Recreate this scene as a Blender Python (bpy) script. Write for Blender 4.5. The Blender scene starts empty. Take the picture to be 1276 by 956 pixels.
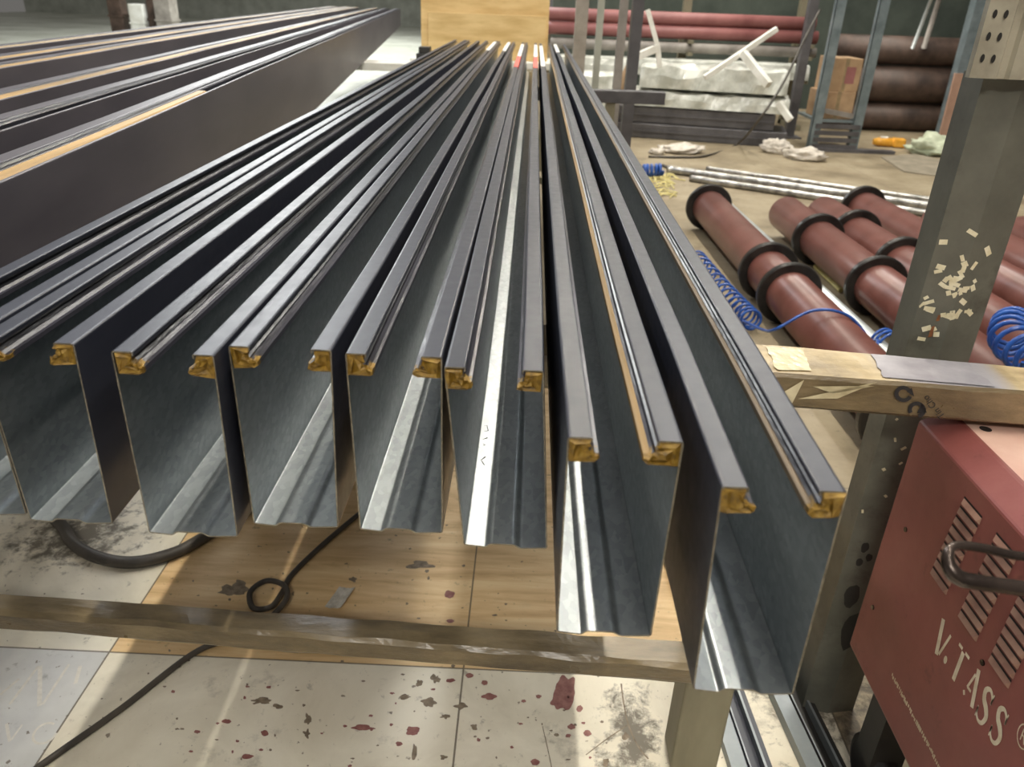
import bpy, bmesh, math, random
from mathutils import Vector, Matrix, noise

# ------------------------------------------------------------------ camera
CAM_H = 1.38
F_PX, CX, CY = 958.0, 638.0, 478.0
scene = bpy.context.scene
COL = scene.collection

def cdir(x, y):
    return Vector(((x - CX) / F_PX, -(y - CY) / F_PX, -1.0)).normalized()

VPX, VPY, DNX = 668.0, -2.0, 565.0
DNY = CY + (F_PX ** 2 + (VPX - CX) * (DNX - CX)) / (CY - VPY)
Yc = cdir(VPX, VPY)
Zc = -cdir(DNX, DNY)
Xc = Yc.cross(Zc)
R3 = Matrix((Xc, Yc, Zc))                    # camera axes -> world axes
cam_data = bpy.data.cameras.new('camera')
cam_data.sensor_fit = 'HORIZONTAL'
cam_data.sensor_width = 36.0
cam_data.lens = 36.0 * F_PX / 1276.0
cam_data.clip_start = 0.01
cam_data.dof.use_dof = True
cam_data.dof.focus_distance = 1.15
cam_data.dof.aperture_fstop = 7.5
cam = bpy.data.objects.new('camera', cam_data)
COL.objects.link(cam)
M4 = R3.to_4x4()
M4.translation = Vector((0, 0, CAM_H))
cam.matrix_world = M4
scene.camera = cam

# ------------------------------------------------------------------ light and exposure
scene.view_settings.view_transform = 'Standard'
scene.view_settings.look = 'None'
scene.view_settings.gamma = 1.0
scene.view_settings.use_curve_mapping = False
scene.view_settings.exposure = 0.0

world = bpy.data.worlds.new('workshop_air')
scene.world = world
world.use_nodes = True
bg = world.node_tree.nodes['Background']
bg.inputs['Color'].default_value = (1.0, 0.96, 0.9, 1)
bg.inputs['Strength'].default_value = 0.14

def area(name, loc, sx, sy, power, color=(1, .97, .9), target=None):
    l = bpy.data.lights.new(name, 'AREA')
    l.shape = 'RECTANGLE'; l.size = sx; l.size_y = sy
    l.energy = power; l.color = color
    o = bpy.data.objects.new(name, l)
    o.location = loc
    if target is not None:
        o.rotation_euler = (Vector(target) - Vector(loc)).to_track_quat('-Z', 'Y').to_euler()
    COL.objects.link(o)
    return o

area('tube_lamp_over_channels', (0.72, 4.5, 6.2), 0.08, 18.0, 680, (1, .93, .80))
area('soft_overhead_fill', (0.5, 1.0, 6.4), 7.0, 9.0, 100, (1, .95, .87))  # added soft fill from above, not a fixture of the workshop
area('lamp_behind_viewer', (-.6, -4.2, 5.2), 2.0, .5, 170, (1, .95, .86), (-.3, 1.4, .3))
area('tube_lamp_far', (3.0, 9.0, 6.0), 0.3, 7.0, 330, (1, .96, .88))
area('tube_lamp_aisle', (-3.2, 7.0, 6.0), 0.3, 9.0, 330, (.95, .97, 1))
area('tube_lamp_back', (-6.0, 20.0, 6.0), 1.0, 14.0, 1700, (.98, 1, .97))

def ray(x, y):
    return R3 @ Vector(((x - CX) / F_PX, -(y - CY) / F_PX, -1.0))
def atz(x, y, z):
    d = ray(x, y); return Vector((0, 0, CAM_H)) + d * ((z - CAM_H) / d.z)
def aty(x, y, Y):
    d = ray(x, y); return Vector((0, 0, CAM_H)) + d * (Y / d.y)
def atx(x, y, X):
    d = ray(x, y); return Vector((0, 0, CAM_H)) + d * (X / d.x)

rnd = random.Random(7)

# ------------------------------------------------------------------ materials
def srgb(r, g, b):
    def c(v):
        v /= 255.0
        return v / 12.92 if v <= .04045 else ((v + .055) / 1.055) ** 2.4
    return (c(r), c(g), c(b), 1)

class NT:
    def __init__(s, name):
        s.m = bpy.data.materials.new(name); s.m.use_nodes = True
        s.t = s.m.node_tree; s.b = s.t.nodes['Principled BSDF']
        s.co = s.t.nodes.new('ShaderNodeTexCoord').outputs['Object']
    def n(s, kind, **kw):
        x = s.t.nodes.new(kind)
        for k, v in kw.items(): setattr(x, k, v)
        return x
    def link(s, a, b): s.t.links.new(a, b)
    def mapping(s, scale, rot=(0, 0, 0), src=None):
        m = s.n('ShaderNodeMapping'); m.inputs['Scale'].default_value = scale
        m.inputs['Rotation'].default_value = rot
        s.link(src or s.co, m.inputs['Vector']); return m.outputs[0]
    def noise(s, scale, detail=4, rough=.55, src=None, dist=0):
        x = s.n('ShaderNodeTexNoise')
        x.inputs['Scale'].default_value = scale; x.inputs['Detail'].default_value = detail
        x.inputs['Roughness'].default_value = rough; x.inputs['Distortion'].default_value = dist
        s.link(src or s.co, x.inputs['Vector']); return x.outputs['Fac']
    def ramp(s, fac, stops):
        r = s.n('ShaderNodeValToRGB'); e = r.color_ramp.elements
        while len(e) < len(stops): e.new(.5)
        for el, (p, c) in zip(e, stops):
            el.position = p; el.color = c if len(c) == 4 else (*c, 1)
        s.link(fac, r.inputs['Fac']); return r.outputs['Color']
    def mix(s, fac, a, b, mode='MIX'):
        x = s.n('ShaderNodeMix', data_type='RGBA', blend_type=mode)
        for v, i in ((fac, 0), (a, 6), (b, 7)):
            if isinstance(v, (int, float)): x.inputs[i].default_value = v
            elif isinstance(v, tuple): x.inputs[i].default_value = v
            else: s.link(v, x.inputs[i])
        return x.outputs[2]
    def math(s, op, a, b=None, c=None):
        x = s.n('ShaderNodeMath', operation=op)
        for i, v in enumerate((a, b, c)):
            if v is None: continue
            if isinstance(v, (int, float)): x.inputs[i].default_value = v
            else: s.link(v, x.inputs[i])
        return x.outputs[0]
    def col(s, v):
        if isinstance(v, tuple): s.b.inputs['Base Color'].default_value = v
        else: s.link(v, s.b.inputs['Base Color'])
    def set(s, rough=None, metal=None, spec=None, coat=None):
        for k, v in (('Roughness', rough), ('Metallic', metal), ('Specular IOR Level', spec), ('Coat Weight', coat)):
            if v is None: continue
            if isinstance(v, (int, float)): s.b.inputs[k].default_value = v
            else: s.link(v, s.b.inputs[k])
    def bump(s, h, strength=.3, dist=.002):
        b = s.n('ShaderNodeBump'); b.inputs['Strength'].default_value = strength
        b.inputs['Distance'].default_value = dist
        s.link(h, b.inputs['Height']); s.link(b.outputs[0], s.b.inputs['Normal'])

def mottled(name, c1, c2, scale=8, rough=.6, metal=0, bump=.15, bscale=None, stretch=None, spec=None, lo=.35, hi=.65, c3=None):
    t = NT(name)
    src = t.mapping(stretch) if stretch else None
    f = t.noise(scale, 5, .6, src)
    stops = [(lo, c1), (hi, c2)]
    if c3: stops.append((min(hi + .12, 1), c3))
    t.col(t.ramp(f, stops)); t.set(rough, metal, spec)
    if bump: t.bump(t.noise(bscale or scale * 6, 3, .6, src), bump)
    return t.m

MAT = {}
# painted charcoal steel
t = NT('charcoal_paint')
f = t.noise(14, 4, .6, t.mapping((1, .15, 1)))
t.col(t.ramp(f, [(.3, srgb(38, 41, 52)), (.7, srgb(50, 53, 65))]))
t.set(t.math('MULTIPLY_ADD', t.noise(60, 3, .6), .2, .29), 0, .5); t.bump(t.noise(900, 2, .5), .05, .0005)
MAT['paint'] = t.m
MAT['litpaint'] = mottled('lightened_charcoal_paint', srgb(74, 71, 78), srgb(92, 88, 94), 6, .38, 0, .04, 90, stretch=(1, .2, 1))  # charcoal paint with extra light put into its colour for the dim left stack
t = NT('glossy_dark_rib')
f = t.noise(18, 4, .6, t.mapping((1, .2, 1)))
t.col(t.ramp(f, [(.35, srgb(40, 39, 44)), (.7, srgb(66, 66, 76))]))
t.set(.30, .1, .6); t.bump(t.noise(45, 4, .6, t.mapping((1, .25, 1))), .5, .003)
MAT['rib'] = t.m
# galvanised inside
t = NT('galvanised_steel')
v = t.n('ShaderNodeTexVoronoi'); v.inputs['Scale'].default_value = 170
t.link(t.mapping((1, .6, 1)), v.inputs['Vector'])
f2 = t.noise(7, 4, .6, t.mapping((1, .25, 1)))
c = t.mix(.35, t.ramp(f2, [(.3, srgb(132, 139, 143)), (.7, srgb(176, 182, 184))]), t.ramp(v.outputs['Color'], [(0, srgb(130, 136, 140)), (1, srgb(196, 201, 203))]))
t.col(c); t.set(t.math('MULTIPLY_ADD', v.outputs['Distance'], .10, .31), .88, .5)
MAT['galv'] = t.m
MAT['cut'] = mottled('sheared_steel_edge', srgb(96, 88, 76), srgb(150, 142, 126), 120, .45, .5, .1)
t = NT('gold_seal')
f = t.noise(130, 4, .65)
t.col(t.ramp(f, [(.3, srgb(80, 60, 18)), (.5, srgb(134, 103, 34)), (.75, srgb(166, 136, 62))])); t.set(.45, .15, .5); t.bump(t.noise(260, 4, .6), .6, .002)
MAT['gold'] = t.m
MAT['goldline'] = mottled('gold_seal_edge', srgb(124, 100, 58), srgb(186, 150, 92), 12, .5, .1, .1, stretch=(1, .1, 1))
MAT['thingold'] = mottled('thin_gold_strip', srgb(104, 84, 44), srgb(154, 122, 70), 12, .5, .1, .1, stretch=(1, .1, 1))
MAT['dullstrip'] = mottled('dull_brown_strip', srgb(70, 64, 56), srgb(128, 108, 80), 5, .5, .1, .1, stretch=(1, .15, 1))
MAT['tan_line'] = mottled('dull_gold_strip', srgb(126, 110, 84), srgb(170, 146, 108), 5, .5, .1, .1, stretch=(1, .1, 1))
MAT['redtape'] = mottled('red_tape', srgb(214, 70, 62), srgb(230, 110, 98), 40, .5)
MAT['whitetape'] = mottled('white_tape', srgb(215, 212, 204), srgb(236, 234, 228), 40, .5)
MAT['ink'] = mottled('black_marker', srgb(28, 28, 30), srgb(48, 48, 50), 200, .6, bump=0)

# wrapped beams
t = NT('taped_cardboard')
f = t.noise(5, 5, .65, t.mapping((1.2, 3, 3)))
base = t.ramp(f, [(.25, srgb(122, 104, 74)), (.5, srgb(176, 156, 118)), (.75, srgb(206, 190, 150))])
g = t.noise(2.1, 2, .4, t.mapping((3, .2, .2)))
c = t.mix(t.ramp(g, [(.56, (0, 0, 0)), (.6, (1, 1, 1))]), base, srgb(158, 154, 158))
c = t.mix(t.ramp(t.noise(28, 6, .7), [(.60, (0, 0, 0)), (.72, (.8, .8, .8))]), c, srgb(86, 76, 60))
t.col(c); t.set(t.math('MULTIPLY_ADD', t.noise(12), .4, .2), 0, .6); t.bump(t.noise(24, 5, .6), .5, .004)
MAT['taped'] = t.m
t = NT('brown_packing_tape')
f = t.noise(6, 5, .65, t.mapping((1, 3, 3)))
t.col(t.ramp(f, [(.3, srgb(82, 70, 50)), (.55, srgb(118, 102, 74)), (.8, srgb(158, 140, 106))]))
t.set(t.math('MULTIPLY_ADD', t.noise(20), .4, .15), 0, .7); t.bump(t.noise(16, 5, .7, t.mapping((1, 4, 4), (0, .3, .4))), .7, .005)
MAT['brown'] = t.m
MAT['rungtop'] = mottled('pale_brown_tape', srgb(102, 89, 66), srgb(148, 132, 102), 7, .3, 0, .7, 22, stretch=(1, 3, 3), spec=.6)  # lighter brown tone for the top of the lower rung
MAT['greywrap'] = mottled('grey_wrap', srgb(136, 132, 138), srgb(176, 172, 176), 9, .45, 0, .4, 24)
MAT['plasticwrap'] = mottled('clear_wrap', srgb(178, 166, 132), srgb(226, 214, 180), 14, .2, 0, .6, 40)

# greenish grey post paint
t = NT('worn_grey_green_paint')
f = t.noise(5, 6, .65)
c = t.ramp(f, [(.3, srgb(78, 78, 70)), (.6, srgb(106, 106, 96)), (.8, srgb(124, 122, 110))])
c = t.mix(t.ramp(t.noise(9, 5, .7), [(.55, (0, 0, 0)), (.74, (.75, .75, .75))]), c, srgb(62, 56, 48))
t.col(c); t.set(.5, .1, .5); t.bump(t.noise(40, 4), .2)
MAT['post'] = t.m
MAT['leg'] = mottled('khaki_leg_paint', srgb(112, 106, 86), srgb(138, 132, 110), 7, .5, .1, .15, stretch=(1, 1, .3))
MAT['bracket'] = mottled('slotted_beige_steel', srgb(138, 132, 116), srgb(172, 166, 148), 12, .5, .2, .2)
MAT['bluegrey'] = mottled('blue_grey_steel', srgb(104, 116, 120), srgb(134, 146, 150), 6, .4, .3, .1)
MAT['sticker'] = mottled('torn_sticker', srgb(206, 196, 158), srgb(228, 222, 196), 60, .7, bump=0)
MAT['rust'] = mottled('rust', srgb(110, 66, 36), srgb(150, 98, 60), 60, .8, bump=.2)
# welder
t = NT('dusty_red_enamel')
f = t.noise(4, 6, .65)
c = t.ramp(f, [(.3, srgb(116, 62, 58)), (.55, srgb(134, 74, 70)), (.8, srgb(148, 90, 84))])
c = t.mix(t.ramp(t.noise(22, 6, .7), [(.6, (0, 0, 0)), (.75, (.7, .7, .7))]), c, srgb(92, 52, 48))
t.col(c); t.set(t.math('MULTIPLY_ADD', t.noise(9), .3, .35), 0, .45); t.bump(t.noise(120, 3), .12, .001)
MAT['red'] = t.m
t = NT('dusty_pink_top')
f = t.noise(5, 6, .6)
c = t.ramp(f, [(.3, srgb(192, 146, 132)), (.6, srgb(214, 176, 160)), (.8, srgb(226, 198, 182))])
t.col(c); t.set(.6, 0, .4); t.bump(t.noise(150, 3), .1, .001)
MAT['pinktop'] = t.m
MAT['stencil'] = mottled('stencil_paint', srgb(196, 182, 158), srgb(220, 210, 190), 40, .7, bump=0)
MAT['ventdark'] = mottled('vent_shadow', srgb(24, 18, 16), srgb(36, 26, 24), 20, .8, bump=0)
MAT['ventlip'] = mottled('dusty_vent_lip', srgb(132, 96, 82), srgb(156, 122, 104), 30, .7, bump=0)
MAT['rubber'] = mottled('black_rubber', srgb(24, 23, 22), srgb(42, 40, 38), 10, .55, 0, .1)
MAT['darksteel'] = mottled('oiled_dark_steel', srgb(52, 44, 40), srgb(84, 72, 66), 25, .25, .6, .1)
MAT['redoxide'] = mottled('red_oxide_primer', srgb(100, 60, 52), srgb(122, 78, 70), 5, .36, 0, .06, 60, spec=.55)
MAT['redfar'] = mottled('faded_red_tube', srgb(128, 78, 76), srgb(152, 100, 97), 3, .5, 0, .05)
MAT['greyfar'] = mottled('dusty_grey_tube', srgb(118, 112, 106), srgb(156, 150, 142), 4, .6, 0, .1)
MAT['brownpipe'] = mottled('rusty_dark_pipe', srgb(58, 46, 40), srgb(96, 78, 68), 4, .5, .2, .1)
MAT['flange'] = mottled('black_flange', srgb(30, 28, 27), srgb(52, 49, 46), 12, .35, .2, .1)
MAT['zinc'] = mottled('zinc_tube', srgb(172, 178, 178), srgb(204, 210, 208), 4, .35, .45, .05)
MAT['zincdull'] = mottled('dull_zinc', srgb(112, 118, 122), srgb(146, 152, 154), 4, .4, .4, .05)
MAT['blue'] = mottled('blue_hose', srgb(26, 66, 142), srgb(46, 92, 172), 20, .3, 0, 0)
MAT['hose'] = mottled('grey_black_hose', srgb(54, 50, 45), srgb(80, 74, 66), 12, .5, 0, .1)
MAT['whitewrap'] = mottled('white_film', srgb(172, 174, 164), srgb(222, 224, 216), 6, .22, 0, .6, 22, spec=.7)
MAT['whitebar'] = mottled('white_bar', srgb(208, 206, 196), srgb(236, 236, 230), 5, .4, 0, .1)
MAT['darkbar'] = mottled('dark_grey_bar', srgb(70, 68, 70), srgb(98, 96, 98), 4, .45, .1, .1)
MAT['ply'] = mottled('yellow_plywood', srgb(206, 172, 112), srgb(230, 200, 142), 3, .65, 0, .05, stretch=(1, 1, 5))
MAT['card'] = mottled('cardboard', srgb(150, 122, 92), srgb(180, 150, 116), 4, .8, 0, .1)
MAT['pinkboard'] = mottled('pinkish_board', srgb(150, 118, 100), srgb(172, 138, 118), 4, .7, 0, .1)
MAT['foil'] = mottled('crinkled_foil', srgb(120, 119, 116), srgb(196, 194, 190), 14, .28, .7, .8, 30)
MAT['cloth'] = mottled('pale_green_cloth', srgb(168, 176, 150), srgb(198, 204, 180), 14, .85, 0, .4)
MAT['rag'] = mottled('dirty_white_rag', srgb(176, 168, 156), srgb(214, 206, 194), 14, .85, 0, .5)
MAT['yellow'] = mottled('orange_yellow_plastic', srgb(216, 150, 40), srgb(236, 176, 70), 14, .4, 0, .05)
MAT['straw'] = mottled('yellow_straw', srgb(190, 176, 110), srgb(218, 208, 150), 14, .8, 0, .05)
MAT['mat'] = mottled('grey_mat', srgb(120, 112, 96), srgb(150, 140, 122), 6, .8, 0, .1)
MAT['wall'] = mottled('dark_green_wall', srgb(52, 60, 54), srgb(74, 82, 74), 2, .8, 0, .05)
MAT['palewall'] = mottled('pale_wall', srgb(150, 152, 142), srgb(176, 178, 168), 2, .8, 0, .05)
MAT['redstain'] = mottled('dried_red_paint', srgb(124, 74, 68), srgb(152, 104, 96), 60, .6, bump=0)
MAT['darkstain'] = mottled('dark_stain', srgb(104, 90, 74), srgb(142, 128, 108), 60, .7, bump=0)
MAT['chalk'] = mottled('chalk', srgb(206, 202, 192), srgb(222, 218, 208), 80, .9, bump=0)
MAT['label'] = mottled('silver_label', srgb(186, 180, 168), srgb(220, 216, 206), 60, .35, .2, .3)

# tiled floor
t = NT('tiled_workshop_floor')
sx = t.n('ShaderNodeSeparateXYZ'); t.link(t.co, sx.inputs[0])
X, Y = sx.outputs[0], sx.outputs[1]
T = .818
def joint(v, off):
    w = t.math('FRACT', t.math('DIVIDE', t.math('SUBTRACT', v, off), T))
    d = t.math('ABSOLUTE', t.math('SUBTRACT', w, .5))
    return t.math('GREATER_THAN', d, .4975)
jx, jy = joint(X, -.100), joint(Y, 1.281)
jt = t.math('MAXIMUM', jx, jy)
marb = t.ramp(t.noise(3.5, 7, .62, dist=.6), [(.3, srgb(206, 198, 178)), (.6, srgb(232, 226, 208)), (.8, srgb(238, 233, 219))])
gt = t.ramp(t.noise(5, 6, .6), [(.3, srgb(188, 188, 186)), (.7, srgb(214, 214, 210))])
wsrc = t.mapping((1.1, 9, 1))
wood = t.ramp(t.noise(3, 6, .62, wsrc, .4), [(.3, srgb(190, 156, 110)), (.5, srgb(218, 186, 138)), (.7, srgb(234, 208, 162))])
conc = t.ramp(t.noise(1.8, 7, .65), [(.3, srgb(104, 92, 72)), (.5, srgb(142, 129, 105)), (.75, srgb(168, 156, 132))])
def between(v, a, b):
    return t.math('MULTIPLY', t.math('GREATER_THAN', v, a), t.math('LESS_THAN', v, b))
mw = t.math('MULTIPLY', between(X, -.918, .718), between(Y, 1.281, 2.917))
mg = t.math('MULTIPLY', t.math('LESS_THAN', X, -.918), t.math('LESS_THAN', Y, 1.281))
far = t.math('MAXIMUM', t.math('GREATER_THAN', Y, 2.917), t.math('GREATER_THAN', X, .718))
c = t.mix(mg, marb, gt)
c = t.mix(far, c, conc)
pale = t.ramp(t.noise(.6, 5, .6), [(.35, srgb(176, 178, 164)), (.65, srgb(214, 216, 204))])
c = t.mix(t.math('LESS_THAN', X, t.math('MULTIPLY_ADD', t.noise(1.2), .3, -1.1)), c, t.mix(t.math('GREATER_THAN', Y, 2.917), c, pale))
c = t.mix(mw, c, wood)
soot = t.ramp(t.noise(2.6, 9, .72), [(.57, (0, 0, 0)), (.70, (.75, .75, .75))])
near = t.math('SUBTRACT', 1, t.math('MULTIPLY', mw, .75))
c = t.mix(t.math('MULTIPLY', soot, near), c, srgb(84, 76, 64))
spk = t.ramp(t.noise(55, 3, .5), [(.68, (0, 0, 0)), (.72, (.8, .8, .8))])
c = t.mix(spk, c, srgb(104, 90, 72))
c = t.mix(t.math('MULTIPLY', jt, .85), c, srgb(92, 82, 66))
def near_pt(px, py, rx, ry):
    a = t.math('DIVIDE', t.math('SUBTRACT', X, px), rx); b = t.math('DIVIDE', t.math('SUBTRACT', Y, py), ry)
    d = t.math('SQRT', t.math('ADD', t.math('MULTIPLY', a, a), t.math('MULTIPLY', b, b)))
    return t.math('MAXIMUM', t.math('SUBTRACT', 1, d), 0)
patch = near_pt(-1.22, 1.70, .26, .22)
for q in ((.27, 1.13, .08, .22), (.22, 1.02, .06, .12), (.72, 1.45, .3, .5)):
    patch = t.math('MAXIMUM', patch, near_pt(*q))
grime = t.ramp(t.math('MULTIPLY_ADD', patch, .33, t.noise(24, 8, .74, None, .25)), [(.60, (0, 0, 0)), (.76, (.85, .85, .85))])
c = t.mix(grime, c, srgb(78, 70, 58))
t.col(c)
t.set(t.math('MULTIPLY_ADD', t.noise(6), .3, .38), 0, .4); t.bump(t.noise(60, 4), .08, .002)
MAT['floor'] = t.m

# ------------------------------------------------------------------ mesh helpers
def obj(name, bm, mats, parent=None, loc=None, smooth=False):
    if isinstance(mats, str): mats = [mats]
    me = bpy.data.meshes.new(name)
    bm.normal_update()
    bm.to_mesh(me); bm.free()
    for m in mats: me.materials.append(MAT[m])
    if smooth:
        for p in me.polygons: p.use_smooth = True
    o = bpy.data.objects.new(name, me)
    COL.objects.link(o)
    if parent: o.parent = parent
    if loc is not None: o.location = loc
    return o

def tag(o, label=None, cat=None, group=None, kind=None):
    if label: o['label'] = label
    if cat: o['category'] = cat
    if group: o['group'] = group
    if kind: o['kind'] = kind
    return o

def empty(name, loc, label, cat, group=None, rz=0):
    o = bpy.data.objects.new(name, None)
    o.empty_display_size = .05
    o.location = loc; o.rotation_euler = (0, 0, rz)
    COL.objects.link(o)
    return tag(o, label, cat, group)

def bbox(bm, lo, hi, bevel=0, mat=0, M=None):
    x0, y0, z0 = lo; x1, y1, z1 = hi
    r = bmesh.ops.create_cube(bm, size=1)
    vs = r['verts']
    for v in vs:
        v.co = Vector(((x0 + x1) / 2 + v.co.x * (x1 - x0), (y0 + y1) / 2 + v.co.y * (y1 - y0), (z0 + z1) / 2 + v.co.z * (z1 - z0)))
    fs = list({f for v in vs for f in v.link_faces})
    for f in fs: f.material_index = mat
    if bevel:
        es = list({e for v in vs for e in v.link_edges})
        r2 = bmesh.ops.bevel(bm, geom=es, offset=bevel, segments=2, affect='EDGES', profile=.5)
        vs = list({v for f in r2['faces'] for v in f.verts} | {v for v in vs if v.is_valid})
        for f in r2['faces']: f.material_index = mat
    if M is not None:
        bmesh.ops.transform(bm, matrix=M, verts=vs)
    return vs

def bar(bm, a, b, w, h, bevel=0, mat=0, up=(0, 0, 1), taper=1):
    a, b = Vector(a), Vector(b)
    d = (b - a); L = d.length; d.normalize()
    u = Vector(up)
    if abs(d.dot(u)) > .98: u = Vector((0, 1, 0))
    s = d.cross(u).normalized(); u = s.cross(d)
    M = Matrix((s, d, u)).transposed().to_4x4(); M.translation = a
    return bbox(bm, (-w / 2, 0, -h / 2), (w / 2, L, h / 2), bevel, mat, M)

def frames(pts):
    out = []; up = Vector((0, 0, 1))
    for i, p in enumerate(pts):
        d = (pts[min(i + 1, len(pts) - 1)] - pts[max(i - 1, 0)])
        d = d.normalized() if d.length > 1e-9 else Vector((0, 1, 0))
        s = d.cross(up)
        if s.length < 1e-3: s = d.cross(Vector((1, 0, 0)))
        s.normalize(); u = s.cross(d).normalized(); up = u
        out.append((p, s, u))
    return out

def tube(bm, pts, r, seg=12, cap=True, mat=0, inner=None):
    pts = [Vector(p) for p in pts]
    rings = []
    for i, (p, s, u) in enumerate(frames(pts)):
        rr = r[i] if isinstance(r, (list, tuple)) else r
        rings.append([bm.verts.new(p + s * math.cos(2 * math.pi * k / seg) * rr + u * math.sin(2 * math.pi * k / seg) * rr) for k in range(seg)])
    for a, b in zip(rings, rings[1:]):
        for k in range(seg):
            f = bm.faces.new((a[k], a[(k + 1) % seg], b[(k + 1) % seg], b[k])); f.material_index = mat; f.smooth = True
    if cap:
        bm.faces.new(rings[0]).material_index = mat; bm.faces.new(rings[-1][::-1]).material_index = mat
    return rings

def spline(pts, n=8):
    P = [Vector(p) for p in pts]; out = []
    for i in range(len(P) - 1):
        p0, p1, p2, p3 = P[max(i - 1, 0)], P[i], P[i + 1], P[min(i + 2, len(P) - 1)]
        for k in range(n):
            t_ = k / n
            out.append(.5 * ((2 * p1) + (p2 - p0) * t_ + (2 * p0 - 5 * p1 + 4 * p2 - p3) * t_ ** 2 + (3 * p1 - p0 - 3 * p2 + p3) * t_ ** 3))
    out.append(P[-1]); return out

def fillet(pts, r, n=3):
    P = [Vector(p) for p in pts]; out = [P[0]]
    for i in range(1, len(P) - 1):
        a, b, c = P[i - 1], P[i], P[i + 1]
        l1, l2 = (a - b).length, (c - b).length
        q = min(r, l1 * .45, l2 * .45)
        s, e = b + (a - b).normalized() * q, b + (c - b).normalized() * q
        for k in range(n + 1):
            t_ = k / n
            out.append(s * (1 - t_) ** 2 + b * 2 * t_ * (1 - t_) + e * t_ ** 2)
    out.append(P[-1]); return out

def offset_poly(P, d):
    out = []
    for i, p in enumerate(P):
        a = P[max(i - 1, 0)]; c = P[min(i + 1, len(P) - 1)]
        t_ = (c - a).normalized(); n_ = Vector((-t_.y, t_.x))
        out.append(p + n_ * d)
    return out

def extrude_loop(bm, loop, ys, fn=None, matfn=None, cap=0, smooth=False):
    """loop: closed list of (x,z); ys: stations along Y"""
    rings = []
    for y in ys:
        ring = []
        for (x, z) in loop:
            dx, dz = fn(x, y, z) if fn else (0, 0)
            ring.append(bm.verts.new((x + dx, y, z + dz)))
        rings.append(ring)
    n = len(loop)
    for a, b in zip(rings, rings[1:]):
        for k in range(n):
            f = bm.faces.new((a[k], b[k], b[(k + 1) % n], a[(k + 1) % n]))
            f.material_index = matfn(k) if matfn else 0
            f.smooth = smooth
    return rings

# ------------------------------------------------------------------ setting
def floor_plane():
    bm = bmesh.new()
    vs = [bm.verts.new(p) for p in ((-24, -1.5, 0), (12, -1.5, 0), (12, 40, 0), (-24, 40, 0))]
    bm.faces.new(vs)
    o = obj('floor', bm, 'floor'); o['kind'] = 'structure'
    bm = bmesh.new(); bbox(bm, (.25, 12.6, 0), (12, 12.8, 4.2))
    o = obj('wall_back', bm, 'wall'); o['kind'] = 'structure'
    bm = bmesh.new(); bbox(bm, (-24, 39.6, 0), (.25, 39.8, 5))
    o = obj('wall_far', bm, 'palewall'); o['kind'] = 'structure'
floor_plane()

# ------------------------------------------------------------------ guide channels
Z0 = .88                                    # underside of the channels
TH = .0014

def channel_profile(w_top, w_bot, h, side_shift=0):
    """outer polyline from left lip tip round to right lip tip, x from bottom centre"""
    xl, xr = -w_top / 2 + side_shift, w_top / 2 + side_shift
    bl, br = -w_bot / 2, w_bot / 2
    wb = w_bot
    pts = [(xl + .0195, h - .0045), (xl + .0198, h), (xl, h), (bl, .002),
           (bl + .27 * wb, 0), (bl + .315 * wb, .0042), (bl + .60 * wb, .0042), (bl + .665 * wb, 0), (br, .002),
           (xr, h), (xr - .0198, h), (xr - .0195, h - .0045)]
    return pts

RIB = [(.0018, -.0020), (.0186, -.0020), (.0186, -.0050), (.0145, -.0070), (.0142, -.0105), (.0185, -.0135), (.0210, -.0128),
       (.0240, -.0155), (.0275, -.0160), (.0280, -.0205), (.0240, -.0225), (.0022, -.0225)]

def gold_end(name, poly, y, parent, seed):
    """crumpled gold seal end, sticking out a little at the near end"""
    r = random.Random(seed)
    bm = bmesh.new()
    cx = sum(p[0] for p in poly) / len(poly); cz = sum(p[1] for p in poly) / len(poly)
    def ring(yy, s, j):
        return [bm.verts.new((cx + (p[0] - cx) * s + r.uniform(-j, j), yy + r.uniform(-j, j), cz + (p[1] - cz) * s + r.uniform(-j, j))) for p in poly]
    rings = [ring(y + .014, .97, 0), ring(y + .005, 1.02, .0008), ring(y + .0005, 1.0, .0012), ring(y - .0010, .80, .0022), ring(y + .0012, .58, .0026), ring(y - .0010, .30, .0022)]
    n = len(poly)
    for a, b in zip(rings, rings[1:]):
        for k in range(n):
            bm.faces.new((a[k], a[(k + 1) % n], b[(k + 1) % n], b[k]))
    bm.faces.new(rings[-1]); bm.faces.new(rings[0][::-1])
    bmesh.ops.recalc_face_normals(bm, faces=bm.faces[:])
    return obj(name, bm, 'gold', parent)

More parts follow.
